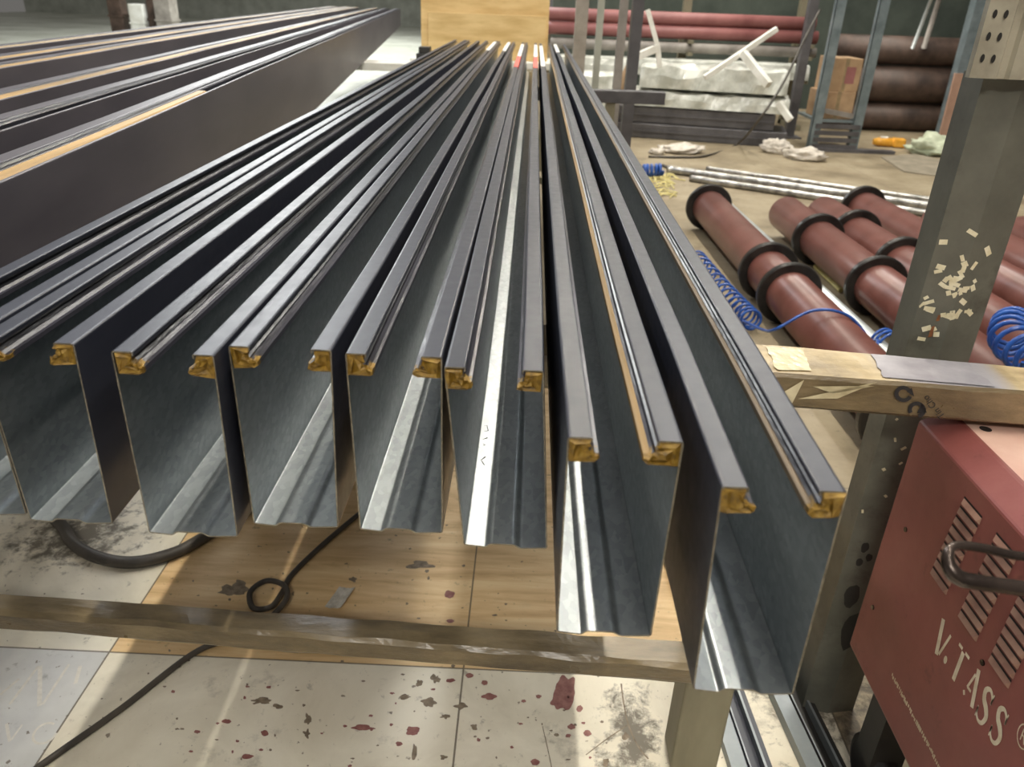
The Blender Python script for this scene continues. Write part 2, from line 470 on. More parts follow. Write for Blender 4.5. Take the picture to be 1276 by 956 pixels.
def make_channel(corners, length, label, seed, group, lip_gold=('rib', 'rib'), tapes=(), bow=0):
    """corners: (x,z) of top left, bottom left, bottom right, top right and near end y; built in place."""
    (tlx, tz), blx, brx, trx, y0 = corners
    ph = [random.Random(seed).uniform(0, 6.28) for _ in range(6)]
    bc = (blx + brx) / 2
    root = empty('guide_channel', (bc, y0, Z0), label, 'steel channel', group)
    w_top, w_bot, h = trx - tlx, brx - blx, tz - Z0
    prof = channel_profile(w_top, w_bot, h, (tlx + trx) / 2 - bc)
    outer = fillet(prof, .0028, 3)
    inner = offset_poly(outer, TH)
    # the polyline runs down the left wall and round: inward is to the left of travel
    loop = [(p.x, p.y) for p in outer] + [(p.x, p.y) for p in reversed(inner)]
    no = len(outer)
    ns = 64
    ys = [length * (i / ns) ** 1.35 for i in range(ns + 1)]
    def fn(x, y, z):
        k = z / h
        e = min(1, y / .25)
        dx = e * (.0012 * math.sin(1.1 * y + ph[0]) + .0005 * math.sin(3.1 * y + ph[1]) * k + (.0003 * math.sin(6 * y + ph[2]) * k if x < 0 else .0003 * math.sin(5 * y + ph[3]) * k))
        dx += bow * math.sin(math.pi * y / length)
        return dx, e * .0003 * math.sin(4 * y + ph[4]) * k
    bm = bmesh.new()
    rings = extrude_loop(bm, loop, ys, fn, lambda k: 0 if k < no - 1 else (2 if k in (no - 1, 2 * no - 1) else 1))
    for rg in (rings[0], rings[-1]):
        for i in range(no - 1):
            f = bm.faces.new((rg[i], rg[i + 1], rg[2 * no - 2 - i], rg[2 * no - 1 - i])); f.material_index = 2
    bmesh.ops.recalc_face_normals(bm, faces=bm.faces[:])
    obj('channel_body', bm, ['paint', 'galv', 'cut'], root)
    xl, xr = (tlx - bc), (trx - bc)
    sl = (w_top - w_bot) / 2 / h
    for side in (-1, 1):
        r = random.Random(seed * 3 + side)
        sc = r.uniform(.84, 1.02)
        poly = []
        for (px, pz) in RIB:
            xx = (xl + px * sc) if side < 0 else (xr - px * sc)
            poly.append((xx, h + pz))
        bm = bmesh.new()
        rr = extrude_loop(bm, poly, [y if i else .004 for i, y in enumerate(ys)], fn)
        bm.faces.new(rr[0]); bm.faces.new(rr[-1][::-1])
        bmesh.ops.recalc_face_normals(bm, faces=bm.faces[:])
        o = obj('edge_seal', bm, ['rib'], root)
        gm = lip_gold[0 if side < 0 else 1]
        if gm != 'rib':
            sp_ = [(.0225, -.0146), (.0266, -.0152), (.0284, -.0160), (.0288, -.0205), (.0262, -.0190), (.0225, -.0160)]
            bm = bmesh.new()
            rr = extrude_loop(bm, [((xl + a * sc) if side < 0 else (xr - a * sc), h + b) for a, b in sp_], [y if i else .006 for i, y in enumerate(ys)], fn)
            bm.faces.new(rr[0]); bm.faces.new(rr[-1][::-1]); bmesh.ops.recalc_face_normals(bm, faces=bm.faces[:])
            gs = obj('seal_strip', bm, [gm], o); gs['label'] = ('gold coloured' if gm == 'thingold' else 'dull brown') + ' strip along the seal'
        g = gold_end('seal_end', poly, 0.0, o, seed * 7 + side)
        g['label'] = 'crumpled gold end of the seal'
    for (side, ya, yb, m) in tapes:
        bm = bmesh.new()
        x0 = xl if side < 0 else xr - .020
        bbox(bm, (x0 - .0005, ya, h - .012), (x0 + .021, yb, h + .0012))
        o = obj('end_tape', bm, [m], root); o['label'] = ('red' if m == 'redtape' else 'white') + ' tape round the lip at the far end'
    return root

GR = 'steel guide channels lying side by side on the trestle'
def corner_from(tl, bl, br, tr):
    a, b = atz(bl[0], bl[1], Z0), atz(br[0], br[1], Z0)
    Y_ = (a.y + b.y) / 2
    c = aty(tl[0], tl[1], Y_); d = aty(tr[0], tr[1], Y_)
    return ((c.x, (c.z + d.z) / 2), a.x, b.x, d.x, Y_)

FRONT = {
    'C': ((138, 438), (186, 666), (297, 671), (266, 442)),
    'D': ((284, 431), (316, 655), (422, 659), (413, 436)),
    'E': ((430, 442), (448, 663), (552, 665), (551, 443)),
    'F': ((553, 462), (577, 685), (682, 682), (678, 457)),
    'G': ((707, 547), (693, 791), (811, 794), (853, 548)),
    'H': ((899, 607), (863, 864), (987, 866), (1057, 612)),
}
CH = {k: corner_from(*v) for k, v in FRONT.items()}
zt = CH['C'][0][1]
b_l, b_r = atz(38, 650, Z0), atz(141, 655, Z0)
tr_b = aty(91, 424, b_l.y)
CH['B'] = ((tr_b.x - .0925, zt), b_l.x, b_r.x, tr_b.x, b_l.y)
CH['A'] = ((tr_b.x - .0925 - .0985, zt), b_l.x - .096, b_l.x - .008, tr_b.x - .0925 - .006, b_l.y + .008)
FAR_Y = 6.30
LABELS = {
    'A': 'charcoal guide channel leftmost of the row, near end cut by the left picture edge',
    'B': 'charcoal guide channel second from the left, its right lip end in view',
    'C': 'charcoal steel guide channel, third from the left, above the black hose on the tiles',
    'D': 'charcoal steel guide channel, fourth from the left, above the loop of the floor cable',
    'E': 'charcoal steel guide channel, fifth from the left, with brightly lit pale grey inside wall',
    'F': 'charcoal steel guide channel with black marker scribble on its inside, sixth from left',
    'G': 'charcoal steel guide channel with a gold line along its right lip, second from right',
    'H': 'charcoal steel guide channel nearest the viewer, rightmost, beside the red welding machine',
}
for i, k in enumerate('ABCDEFGH'):
    cr = CH[k]
    tp = []
    Lk = FAR_Y - cr[4] + rnd.uniform(-.05, .05)
    e0 = FAR_Y - cr[4]
    if k in 'EF':
        tp = [(1, 3.98 - cr[4], 4.75 - cr[4], 'redtape'), (1, 4.75 - cr[4], 6.0 - cr[4], 'whitetape')]
    elif k == 'G':
        tp = [(-1, 4.1 - cr[4], 5.9 - cr[4], 'whitetape')]
    elif k in 'CD':
        tp = [(1, 5.15 - cr[4], 6.15 - cr[4], 'whitetape')]
    elif k == 'H':
        tp = [(-1, 5.3 - cr[4], 6.2 - cr[4], 'whitetape')]
    gold = ('rib', 'rib')
    if k == 'G': gold = ('rib', 'thingold')
    if k == 'H': gold = ('rib', 'dullstrip')
    root = make_channel(cr, Lk, LABELS[k], 11 + i, GR, gold, tp)
    if k == 'F':
        # marker scribble on the channel's inside
        bm = bmesh.new()
        bc = (cr[1] + cr[2]) / 2
        def st(pts):
            tube(bm, [Vector((x_, y_, .0022)) for x_, y_ in pts], .0008, 5)
        x0 = -.052
        for s_ in ([(0, .10), (.010, .12)], [(.010, .10), (0, .125)], [(0, .14), (.008, .15), (0, .16), (.010, .17)], [(.002, .185), (.010, .19), (.008, .205), (.001, .20), (.002, .185)]):
            st([(x0 + .0115 + a, b * .9 + .06) for a, b in s_])
        o = obj('marker_scribble', bm, 'ink', root); o['label'] = 'black marker scribble'

# ------------------------------------------------------------------ near trestle carrying the channels
tr = empty('trestle', (.38, 1.12, 0), 'steel trestle with tape wrapped beams under the near ends of the channels', 'trestle')
def T_(p): return Vector(p) - Vector((.38, 1.12, 0))
beam_back = [atz(938, 426, Z0), atz(1276, 456, Z0)]
beam_front = [atz(960, 464, Z0), atz(1276, 487, Z0)]
def lin(a, b, x):
    return a.y + (b.y - a.y) * (x - a.x) / (b.x - a.x)
bm = bmesh.new()
xa, xb = -1.5, 1.05
N = 90
rows = []
for i in range(N + 1):
    x = xa + (xb - xa) * i / N
    yb_, yf = lin(*beam_back, x), lin(*beam_front, x)
    if x < .35:                                # run straight on under the channels
        pass
    j = lambda s, a=.0022: a * noise.noise(Vector((x * 14, s, 0)))
    zt_, zb = Z0 - .0012, Z0 - .060
    ring = []
    for k, (yy, zz) in enumerate(((yf + .004, zt_), (yf, zt_ - .006), (yf - .001, zb + .006), (yf + .005, zb), (yb_ - .005, zb), (yb_, zb + .006), (yb_, zt_ - .006), (yb_ - .004, zt_), ((yb_ + yf) / 2, zt_))):
        ring.append(bm.verts.new(T_((x, yy + j(k), zz + (min(0, j(k + 20)) if k in (0, 7, 8) else j(k + 20))))))
    rows.append(ring)
for a, b in zip(rows, rows[1:]):
    for k in range(9):
        f = bm.faces.new((a[k], b[k], b[(k + 1) % 9], a[(k + 1) % 9]))
        f.material_index = 0 if k in (7, 8) else 1
bm.faces.new(rows[0]); bm.faces.new(rows[-1])
bmesh.ops.recalc_face_normals(bm, faces=bm.faces[:])
o = obj('top_beam', bm, ['taped', 'brown'], tr); o['label'] = 'beam wrapped in tan cardboard and brown tape'
top_beam = o
# tape wraps round the beam
def wrap(x0, x1, m, slant=0.0, name='tape_wrap', label=None, par=None):
    bm = bmesh.new()
    e = .0015
    def ring(x, sl):
        yb_, yf = lin(*beam_back, x), lin(*beam_front, x)
        return [bm.verts.new(T_(p)) for p in ((x + sl, yb_ + e, Z0 + .0000), (x, yf - e - .001, Z0 + .0000), (x - sl, yf - e - .002, Z0 - .061), (x, yb_ + e, Z0 - .0615))]
    n = 5
    rs = [ring(x0 + (x1 - x0) * i / n, slant) for i in range(n + 1)]
    for a, b in zip(rs, rs[1:]):
        for k in range(4): bm.faces.new((a[k], b[k], b[(k + 1) % 4], a[(k + 1) % 4]))
    bmesh.ops.recalc_face_normals(bm, faces=bm.faces[:])
    o = obj(name, bm, [m], par or tr)
    if label: o['label'] = label
wp = lambda x, y: atz(x, y, Z0).x
# grey patch lies on the top only
bm = bmesh.new()
pp = [atz(x, y, Z0 + .0004) for x, y in ((1085, 441), (1205, 452), (1240, 482), (1100, 470))]
bm.faces.new([bm.verts.new(T_(p)) for p in pp]); r = bmesh.ops.subdivide_edges(bm, edges=bm.edges[:], cuts=6, use_grid_fill=True)
for v in bm.verts: v.co.x += .006 * noise.noise(v.co * 60); v.co.z += .0008 * abs(noise.noise(v.co * 90))
o = obj('tape_patch', bm, ['greywrap'], tr); o['label'] = 'grey tape patch on top of the beam'
bm = bmesh.new()
pp = [atz(x, y, Z0 + .0003) for x, y in ((955, 432), (1000, 435), (1012, 462), (968, 461))]
bm.faces.new([bm.verts.new(T_(p)) for p in pp]); bmesh.ops.subdivide_edges(bm, edges=bm.edges[:], cuts=6, use_grid_fill=True)
for v in bm.verts: v.co.x += .006 * noise.noise(v.co * 60); v.co.z += .0008 * abs(noise.noise(v.co * 90))
o = obj('tape_patch', bm, ['plasticwrap'], tr); o['label'] = 'shiny clear tape patch'
# torn clear film on the front face
bm = bmesh.new()
yfm = lambda x: lin(*beam_front, x) - .004
for (p, q, q2) in (((992, 494), (1088, 470), (1040, 492)), ((1010, 478), (1035, 486), (1085, 475)), ((975, 486), (1000, 470), (985, 500))):
    vs = []
    for (x, y) in (p, q, q2):
        w = aty(x, y, 1.075); vs.append(bm.verts.new(T_((w.x, yfm(w.x) + .001, w.z))))
    bm.faces.new(vs)
o = obj('film_tear', bm, ['plasticwrap'], tr); o['label'] = 'torn shiny clear film on the front of the beam'
# printed tape: two ring arrows and a slanted word
bm = bmesh.new()
def front_pt(x, y):
    w = aty(x, y, 1.06); return Vector((w.x, yfm(w.x) + .0006, w.z))
def ring_mark(cx, cy, r0, r1, a0, a1, n=16):
    prev = None
    for i in range(n + 1):
        a = math.radians(a0 + (a1 - a0) * i / n)
        p = bm.verts.new(T_(front_pt(cx + r0 * math.cos(a), cy + r0 * .92 * math.sin(a))))
        q = bm.verts.new(T_(front_pt(cx + r1 * math.cos(a), cy + r1 * .92 * math.sin(a))))
        if prev: bm.faces.new((prev[0], p, q, prev[1]))
        prev = (p, q)
ring_mark(1124, 489, 6, 11, 20, 330)
ring_mark(1140, 508, 6, 11, 150, 440)
bm.faces.new([bm.verts.new(T_(front_pt(x, y))) for x, y in ((1146, 499), (1152, 511), (1140, 512))])
bm.faces.new([bm.verts.new(T_(front_pt(x, y))) for x, y in ((1134, 481), (1137, 492), (1128, 486))])
o = obj('printed_mark', bm, ['ink'], tr); o['label'] = 'two dark ring arrow marks printed on the tape'

def text_mesh(body, size, mat_, parent, origin, xdir, ydir, name, label=None, shear=0):
    cu = bpy.data.curves.new(name + '_curve', 'FONT'); cu.body = body; cu.size = size; cu.shear = shear
    cu.extrude = .0002
    tmp = bpy.data.objects.new(name + '_tmp', cu); COL.objects.link(tmp)
    dg = bpy.context.evaluated_depsgraph_get()
    me = bpy.data.meshes.new_from_object(tmp.evaluated_get(dg))
    bpy.data.objects.remove(tmp); bpy.data.curves.remove(cu)
    xd = Vector(xdir).normalized(); yd = Vector(ydir).normalized(); zd = xd.cross(yd)
    M = Matrix((xd, yd, zd)).transposed().to_4x4(); M.translation = Vector(origin)
    me.transform(M)
    me.materials.clear(); me.materials.append(MAT[mat_])
    o = bpy.data.objects.new(name, me); COL.objects.link(o); o.parent = parent
    if label: o['label'] = label
    return o
o_ = front_pt(1152, 478); e_ = front_pt(1182, 514)
xd = (e_ - o_).normalized()
text_mesh('Tín Cho', .0145, 'ink', tr, T_(front_pt(1174, 514)), -xd, xd.cross(Vector((0, -1, 0))).cross(Vector((0, 0, 0))) if False else Vector((0, -1, 0)).cross(-xd), 'printed_word', 'dark slanted word printed on the tape')

# lower rung
bm = bmesh.new()
LZ = .30
rb = [atz(0, 737, LZ), atz(850, 797, LZ)]
rf = [atz(0, 762, LZ), atz(850, 829, LZ)]
rows = []
xa, xb = -1.42, .345
N = 110
for i in range(N + 1):
    x = xa + (xb - xa) * i / N
    yb_, yf = lin(*rb, x), lin(*rf, x)
    j = lambda s, a=.004: a * noise.noise(Vector((x * 11, s * 3.3, 5)))
    zb = LZ - .050
    ring = []
    for k, (yy, zz) in enumerate(((yf + .006, LZ), (yf - .002, LZ - .008), (yf - .001, zb + .008), (yf + .006, zb), (yb_ - .006, zb), (yb_, zb + .008), (yb_, LZ - .008), (yb_ - .006, LZ), ((yb_ + yf) / 2, LZ + .001))):
        ring.append(bm.verts.new(T_((x, yy + j(k), zz + j(k + 20)))))
    rows.append(ring)
for a, b in zip(rows, rows[1:]):
    for k in range(9):
        f = bm.faces.new((a[k], b[k], b[(k + 1) % 9], a[(k + 1) % 9])); f.material_index = 0 if k in (7, 8, 0) else 1
bm.faces.new(rows[0]); bm.faces.new(rows[-1])
bmesh.ops.recalc_face_normals(bm, faces=bm.faces[:])
o = obj('lower_rung', bm, ['rungtop', 'brown'], tr); o['label'] = 'lower rung wrapped in brown tape'
# leg in view and its partner beyond the left edge
def angle_leg(x0, x1, y0, y1, z1, m, name):
    bm = bmesh.new()
    bbox(bm, (x0, y0, 0), (x1, y1, z1), .005)
    for v in bm.verts: v.co = T_(v.co)
    return obj(name, bm, [m], tr)
lg = atz(850, 850, LZ - .05); lg2 = atz(914, 872, LZ - .05)
angle_leg(.337, .430, 1.045, 1.125, Z0 - .058, 'leg', 'leg')
angle_leg(-1.42, -1.33, 1.24, 1.32, Z0 - .06, 'leg', 'leg')

# ------------------------------------------------------------------ rack upright behind the beam
PY = 1.215
px0 = aty(1127, 440, PY).x
up = empty('rack_upright', (px0 + .06, PY + .03, 0), 'worn grey green steel upright with torn stickers behind the wrapped beam', 'rack post')
def U_(p): return Vector(p) - Vector((px0 + .06, PY + .03, 0))
zcut = aty(1225, 92, PY).z
bm = bmesh.new()
Lprof = [(0, 0), (.052, -.012), (.112, 0), (.112, .005), (.052, -.006), (.004, .006), (.004, .06), (0, .06)]
loops = []
for z in (0, .4, .8, 1.1, zcut):
    loops.append([bm.verts.new(U_((px0 + x, PY + y, z))) for x, y in Lprof])
for a, b in zip(loops, loops[1:]):
    for k in range(8): bm.faces.new((a[k], a[(k + 1) % 8], b[(k + 1) % 8], b[k]))
bm.faces.new(loops[0][::-1]); bm.faces.new(loops[-1])
bmesh.ops.recalc_face_normals(bm, faces=bm.faces[:])
obj('post', bm, ['post'], up)
# stickers
bm = bmesh.new()
r = random.Random(5)
def post_pt(x, z):
    yy = PY - .0008 + (-.012 * x / .052 if x < .052 else -.012 * (1 - (x - .052) / .06))
    return Vector((px0 + x, yy, z))
for n_ in range(50):
    x, z = r.uniform(.004, .095), .885 + .19 * r.random() ** 1.2
    if n_ > 42: x, z = r.uniform(.006, .045), r.uniform(.50, .80)
    if n_ < 14: x, z = .040 + r.gauss(0, .011) - .02 * (1.04 - z), r.uniform(.90, 1.02)
    a = r.uniform(0, 3.14); w, h = r.uniform(.007, .017), r.uniform(.005, .009)
    if n_ > 42: w *= .6; h *= .7
    vs = []
    for sx_, sy_ in ((-1, -1), (1, -1), (1, 1), (-1, 1)):
        xx = x + w * .5 * sx_ * math.cos(a) - h * .5 * sy_ * math.sin(a)
        zz = z + w * .5 * sx_ * math.sin(a) + h * .5 * sy_ * math.cos(a)
        vs.append(bm.verts.new(U_(post_pt(min(max(xx, .001), .110), zz) + Vector((0, -n_ * 2e-6, 0)))))
    bm.faces.new(vs)
o = obj('torn_sticker', bm, ['sticker'], up); tag(o, 'scraps of torn cream sticker', kind='stuff')
bm = bmesh.new()
for (x, z, w, h) in ((.030, .905, .006, .022), (.034, .93, .005, .012)):
    bm.faces.new([bm.verts.new(U_(post_pt(x + dx * w, z + dz * h) + Vector((0, -.0004, 0)))) for dx, dz in ((-.5, -.5), (.5, -.4), (.4, .5), (-.3, .4))])
o = obj('rust_streak', bm, ['rust'], up)
# dark oval smudges low on the post
bm = bmesh.new()
for (x, z, w, h) in ((.028, .452, .007, .013), (.040, .430, .006, .009), (.026, .415, .006, .010), (.03, .33, .014, .03), (.05, .24, .02, .05)):
    cs = []
    for i in range(14):
        a = 2 * math.pi * i / 14; q = 1 + .25 * noise.noise(Vector((math.cos(a) * 2, math.sin(a) * 2, x * 200)))
        cs.append(bm.verts.new(U_(post_pt(x + w * q * math.cos(a), z + h * q * math.sin(a)) + Vector((0, -.0003, 0)))))
    bm.faces.new(cs)
o = obj('oil_smudge', bm, ['rubber'], up); o['kind'] = 'stuff'
# upper slotted bracket
bm = bmesh.new()
bx0 = aty(1213, 60, PY - .02).x
prof = [(0, -.03), (.036, -.034), (.040, -.028), (.050, -.028), (.054, -.034), (.13, -.034), (.13, -.022), (.0, -.018)]
loops = []
for z in (zcut - .004, zcut + .035, zcut + .075, zcut + .115, zcut + .32):
    loops.append([bm.verts.new(U_((bx0 + x, PY + y, z))) for x, y in prof])
for a, b in zip(loops, loops[1:]):
    for k in range(8): bm.faces.new((a[k], a[(k + 1) % 8], b[(k + 1) % 8], b[k]))
bm.faces.new(loops[0][::-1]); bm.faces.new(loops[-1])
bmesh.ops.recalc_face_normals(bm, faces=bm.faces[:])
ob = obj('slotted_section', bm, ['bracket'], up); ob['label'] = 'beige slotted section bolted above'
bm = bmesh.new()
for z in (.022, .050, .078, .106):
    for xq in (.010, .024):
        cs = []
        for i in range(12):
            a = 2 * math.pi * i / 12
            cs.append(bm.verts.new(U_((bx0 + xq + .003 * math.cos(a), PY - .0345 + (-.0006 if xq < .02 else -.0012) + .004 * (1 - xq / .036), zcut + z + .0055 * math.sin(a)))))
        bm.faces.new(cs[::-1])
o = obj('slot', bm, ['rubber'], ob)

# ------------------------------------------------------------------ red welding machine
WX = .66
WY0, WY1 = .40, 1.125
WZ0, WZ1 = .255, 1.38 - .600
wd = empty('welding_machine', (WX + .22, .77, 0), 'dusty red welding machine with louvred side and cream lettering on wheels', 'welding machine')
def W_(p): return Vector(p) - Vector((WX + .22, .77, 0))
bm = bmesh.new()
zt2 = WZ1 + .024
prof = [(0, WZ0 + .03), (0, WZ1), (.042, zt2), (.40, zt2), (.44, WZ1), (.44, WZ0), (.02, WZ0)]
ys = [WY0 + (WY1 - WY0) * i / 10 for i in range(11)]
rings = []
for y in ys:
    rings.append([bm.verts.new(W_((WX + x, y, z))) for x, z in prof])
n = len(prof)
for a, b in zip(rings, rings[1:]):
    for k in range(n):
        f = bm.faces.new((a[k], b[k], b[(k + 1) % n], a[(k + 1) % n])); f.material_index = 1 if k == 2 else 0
bm.faces.new(rings[0]); bm.faces.new(rings[-1])
bmesh.ops.recalc_face_normals(bm, faces=bm.faces[:])
es = [e for e in bm.edges if e.calc_face_angle(0) > .5]
bmesh.ops.bevel(bm, geom=es, offset=.004, segments=2, affect='EDGES', profile=.5)
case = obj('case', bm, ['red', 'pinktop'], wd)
def face_pt(x, y, off=0):
    p = atx(x, y, WX); return Vector((WX - off, p.y, p.z))
# louvre groups: each slot is a dark slit with a raised lip, running along the side
def lou(start, last, end, n_):
    s0, s1, e0 = face_pt(*start), face_pt(*last), face_pt(*end)
    L = abs(s0.y - e0.y)
    dz = (s0.z - s1.z) / (n_ - 1)
    for i in range(n_):
        z = s0.z - i * dz; yb2 = s0.y + (s1.y - s0.y) * i / (n_ - 1); ya = yb2 - L
        bm = bmesh.new()
        # lip: wedge standing out from the side
        v = [W_(p) for p in ((WX - .0001, ya, z - .002), (WX - .0001, yb2, z - .002), (WX - .0045, yb2 - .004, z - dz * .55), (WX - .0045, ya + .004, z - dz * .55), (WX - .0001, yb2, z - dz * .78), (WX - .0001, ya, z - dz * .78))]
        vs = [bm.verts.new(q) for q in v]
        f = bm.faces.new((vs[0], vs[1], vs[2], vs[3])); f.material_index = 0
        f = bm.faces.new((vs[3], vs[2], vs[4], vs[5])); f.material_index = 1
        f = bm.faces.new((vs[0], vs[3], vs[5])); f = bm.faces.new((vs[1], vs[4], vs[2]))
        bmesh.ops.recalc_face_normals(bm, faces=bm.faces[:])
        # dark slit above the lip
        s = [bm.verts.new(W_(p)) for p in ((WX - .0004, ya, z + .0012), (WX - .0004, yb2, z + .0012), (WX - .0004, yb2, z - .0022), (WX - .0004, ya, z - .0022))]
        f = bm.faces.new(s); f.material_index = 1
        o = obj('louvre', bm, ['ventlip', 'ventdark'], case)
lou((1202, 619), (1163, 706), (1224, 645), 9)
lou((1242, 664), (1198, 759), (1268, 694), 9)
lou((1276, 728), (1236, 814), (1304, 762), 8)
# screws
for (x, y) in ((1129, 660), (1088, 757), (1225, 826)):
    p = face_pt(x, y, .0)
    bm = bmesh.new()
    tube(bm, [W_(p + Vector((.001, 0, 0))), W_(p + Vector((-.002, 0, 0)))], .0045, 10)
    obj('screw', bm, ['darksteel'], case)
# round hole in the top
p = atz(1228, 535, zt2)
bm = bmesh.new()
bm.faces.new([bm.verts.new(W_((p.x + .009 * math.cos(a), p.y + .009 * math.sin(a), zt2 + .0006))) for a in [2 * math.pi * i / 16 for i in range(16)]])
obj('lifting_hole', bm, ['ventdark'], case)

# stencilled lettering: strokes in letter space (u to the right, v up), cut like a stencil
def seg(bm, a, b, wa, wb=None):
    wb = wb or wa
    a, b = Vector(a), Vector(b); d = (b - a).normalized(); n_ = Vector((-d.y, d.x))
    return [a + n_ * wa / 2, a - n_ * wa / 2, b - n_ * wb / 2, b + n_ * wb / 2]
def thick_curve(pts, ws):
    out = []
    P = [Vector((p[0], p[1], 0)) for p in pts]
    S = spline(P, 6); m = len(S)
    L, Rr = [], []
    for i, q in enumerate(S):
        d = (S[min(i + 1, m - 1)] - S[max(i - 1, 0)]).normalized(); n_ = Vector((-d.y, d.x, 0))
        f = i / (m - 1) * (len(ws) - 1); k = min(int(f), len(ws) - 2); w = ws[k] + (ws[k + 1] - ws[k]) * (f - k)
        L.append(q + n_ * w / 2); Rr.append(q - n_ * w / 2)
    for i in range(m - 1): out.append([L[i], Rr[i], Rr[i + 1], L[i + 1]])
    return out
def glyph(c):
    if c == 'V': return [seg(None, (.06, 1), (.30, .02), .17), seg(None, (.60, .86), (.40, .10), .09)]
    if c == '.': return [[Vector((.1 + .09 * math.cos(a), .12 + .09 * math.sin(a) * 1.3)) for a in [2 * math.pi * i / 12 for i in range(12)]]]
    if c == 'T': return [seg(None, (.33, .90), (.33, 0), .17), seg(None, (.02, .95), (.24, .95), .09), seg(None, (.42, .95), (.66, .95), .09)]
    if c == 'A': return [seg(None, (.36, 1), (.62, 0), .17), seg(None, (.30, .80), (.14, .28), .085), seg(None, (.14, .30), (.36, .30), .08), seg(None, (.05, .12), (.13, .02), .10)]
    if c == 'S':
        a = thick_curve([(.50, .70), (.48, .86), (.30, .97), (.12, .84), (.18, .62), (.38, .48), (.50, .30), (.42, .08), (.24, .02), (.08, .12), (.05, .30)], [.05, .09, .10, .16, .18, .19, .17, .12, .09, .08, .05])
        a.append(seg(None, (.52, .98), (.50, .68), .05)); a.append(seg(None, (.045, .02), (.05, .33), .05))
        return a
    if c == 'R':
        ring = []
        for i in range(24):
            a0, a1 = 2 * math.pi * i / 24, 2 * math.pi * (i + 1) / 24
            ring.append([Vector((.45 + q * math.cos(a), .5 + q * math.sin(a))) for q, a in ((.5, a0), (.5, a1), (.44, a1), (.44, a0))])
        ring += [seg(None, (.30, .25), (.30, .75), .07), seg(None, (.45, .5), (.62, .25), .07)]
        ring += thick_curve([(.30, .74), (.50, .73), (.58, .62), (.50, .51), (.32, .50)], [.07] * 5)
        return ring
def stencil(chars, name, label):
    bm = bmesh.new()
    for c, (ox, oy), (ux, uy), (vx, vy) in chars:
        o3 = face_pt(ox, oy); u3 = face_pt(ux, uy) - o3; v3 = face_pt(vx, vy) - o3
        for poly in glyph(c):
            vs = [bm.verts.new(W_(o3 + u3 * p.x + v3 * p.y + Vector((-.0006, 0, 0)))) for p in poly]
            if len(vs) >= 3: bm.faces.new(vs)
    for f in bm.faces: pass
    o = obj(name, bm, ['stencil'], case); o['label'] = label
# letter origin, end of one unit to the right, end of one unit up (along the machine's side)
stencil([
    ('V', (1161, 808), (1181, 837), (1175, 770)),
    ('.', (1175, 824), (1194, 854), (1189, 786)),
    ('T', (1182, 838), (1201, 868), (1196, 800)),
    ('A', (1199, 863), (1219, 894), (1213, 824)),
    ('S', (1214, 891), (1235, 923), (1229, 850)),
    ('S', (1231, 916), (1253, 949), (1246, 874)),
    ('R', (1265, 922), (1279, 943), (1275, 896)),
], 'stencil_lettering', 'cream stencilled letters V.TASS with a ringed R')
# line of tiny worn print below the lettering
bm = bmesh.new()
r = random.Random(3)
a0, a1 = Vector((1111, 843)), Vector((1172, 962))
k = 0.0
while k < 1:
    w = r.uniform(.012, .022)
    q0, q1 = a0.lerp(a1, k), a0.lerp(a1, k + w)
    p0, p1 = face_pt(q0.x, q0.y, .0006), face_pt(q1.x, q1.y, .0006)
    hh = Vector((0, 0, .0085))
    lo = r.choice((0, 0, .3)); hi = r.choice((1, 1, .7))
    bm.faces.new([bm.verts.new(W_(p)) for p in (p0 + hh * lo, p1 + hh * lo, p1 + hh * hi, p0 + hh * hi)])
    k += w + r.choice((.003, .004, .012))
o = obj('small_print', bm, ['stencil'], case); o['label'] = 'line of tiny worn cream print'
# wheels
for (x, y) in ((WX + .06, 1.02), (WX + .38, 1.02), (WX + .06, .50), (WX + .38, .50)):
    bm = bmesh.new()
    tube(bm, [W_((x - .022, y, .065)), W_((x - .018, y, .065)), W_((x + .018, y, .065)), W_((x + .022, y, .065))], [.052, .065, .065, .052], 20)
    bbox(bm, tuple(W_((x - .03, y - .03, .10))), tuple(W_((x + .03, y + .03, WZ0 + .01))))
    obj('wheel', bm, ['rubber'], wd)
# pull handle: hairpin of steel rod bent over the near end of the top
HY = .455
h0 = aty(1180, 704, HY)
def hp(x, y): return aty(x, y, HY)
A_, B_ = hp(1290, 708), hp(1290, 733)
top_path = [hp(1290, 707), hp(1240, 697), hp(1205, 690), hp(1192, 690)]
pts = [Vector((WX + .07, HY + .03, zt2 - .01)), Vector((WX + .07, HY + .028, A_.z - .06)), Vector((WX + .03, HY + .025, A_.z - .005)), Vector((A_.x + .05, HY + .018, A_.z + .002)),
       hp(1290, 709) + Vector((0, .014, 0)), hp(1240, 699) + Vector((0, .014, 0)), hp(1206, 693) + Vector((0, .012, 0)), hp(1189, 694) + Vector((0, .007, 0)), hp(1182, 703), hp(1190, 713) + Vector((0, -.006, 0)),
       hp(1215, 717) + Vector((0, -.008, 0)), hp(1290, 728) + Vector((0, -.008, 0)), Vector((A_.x + .05, HY - .010, B_.z - .002)), Vector((WX + .03, HY - .012, B_.z - .008)), Vector((WX + .07, HY - .012, B_.z - .06)), Vector((WX + .07, HY - .012, zt2 - .01))]
bm = bmesh.new(); sp = spline(pts, 8)
rr_h = [.0036 + .0024 * min(1, max(0, (i / (len(sp) - 1) - .45) / .12)) for i in range(len(sp))]
tube(bm, [W_(p) for p in sp], rr_h, 14)
o = obj('pull_handle', bm, ['darksteel'], wd); o['label'] = 'dark hairpin steel rod handle'

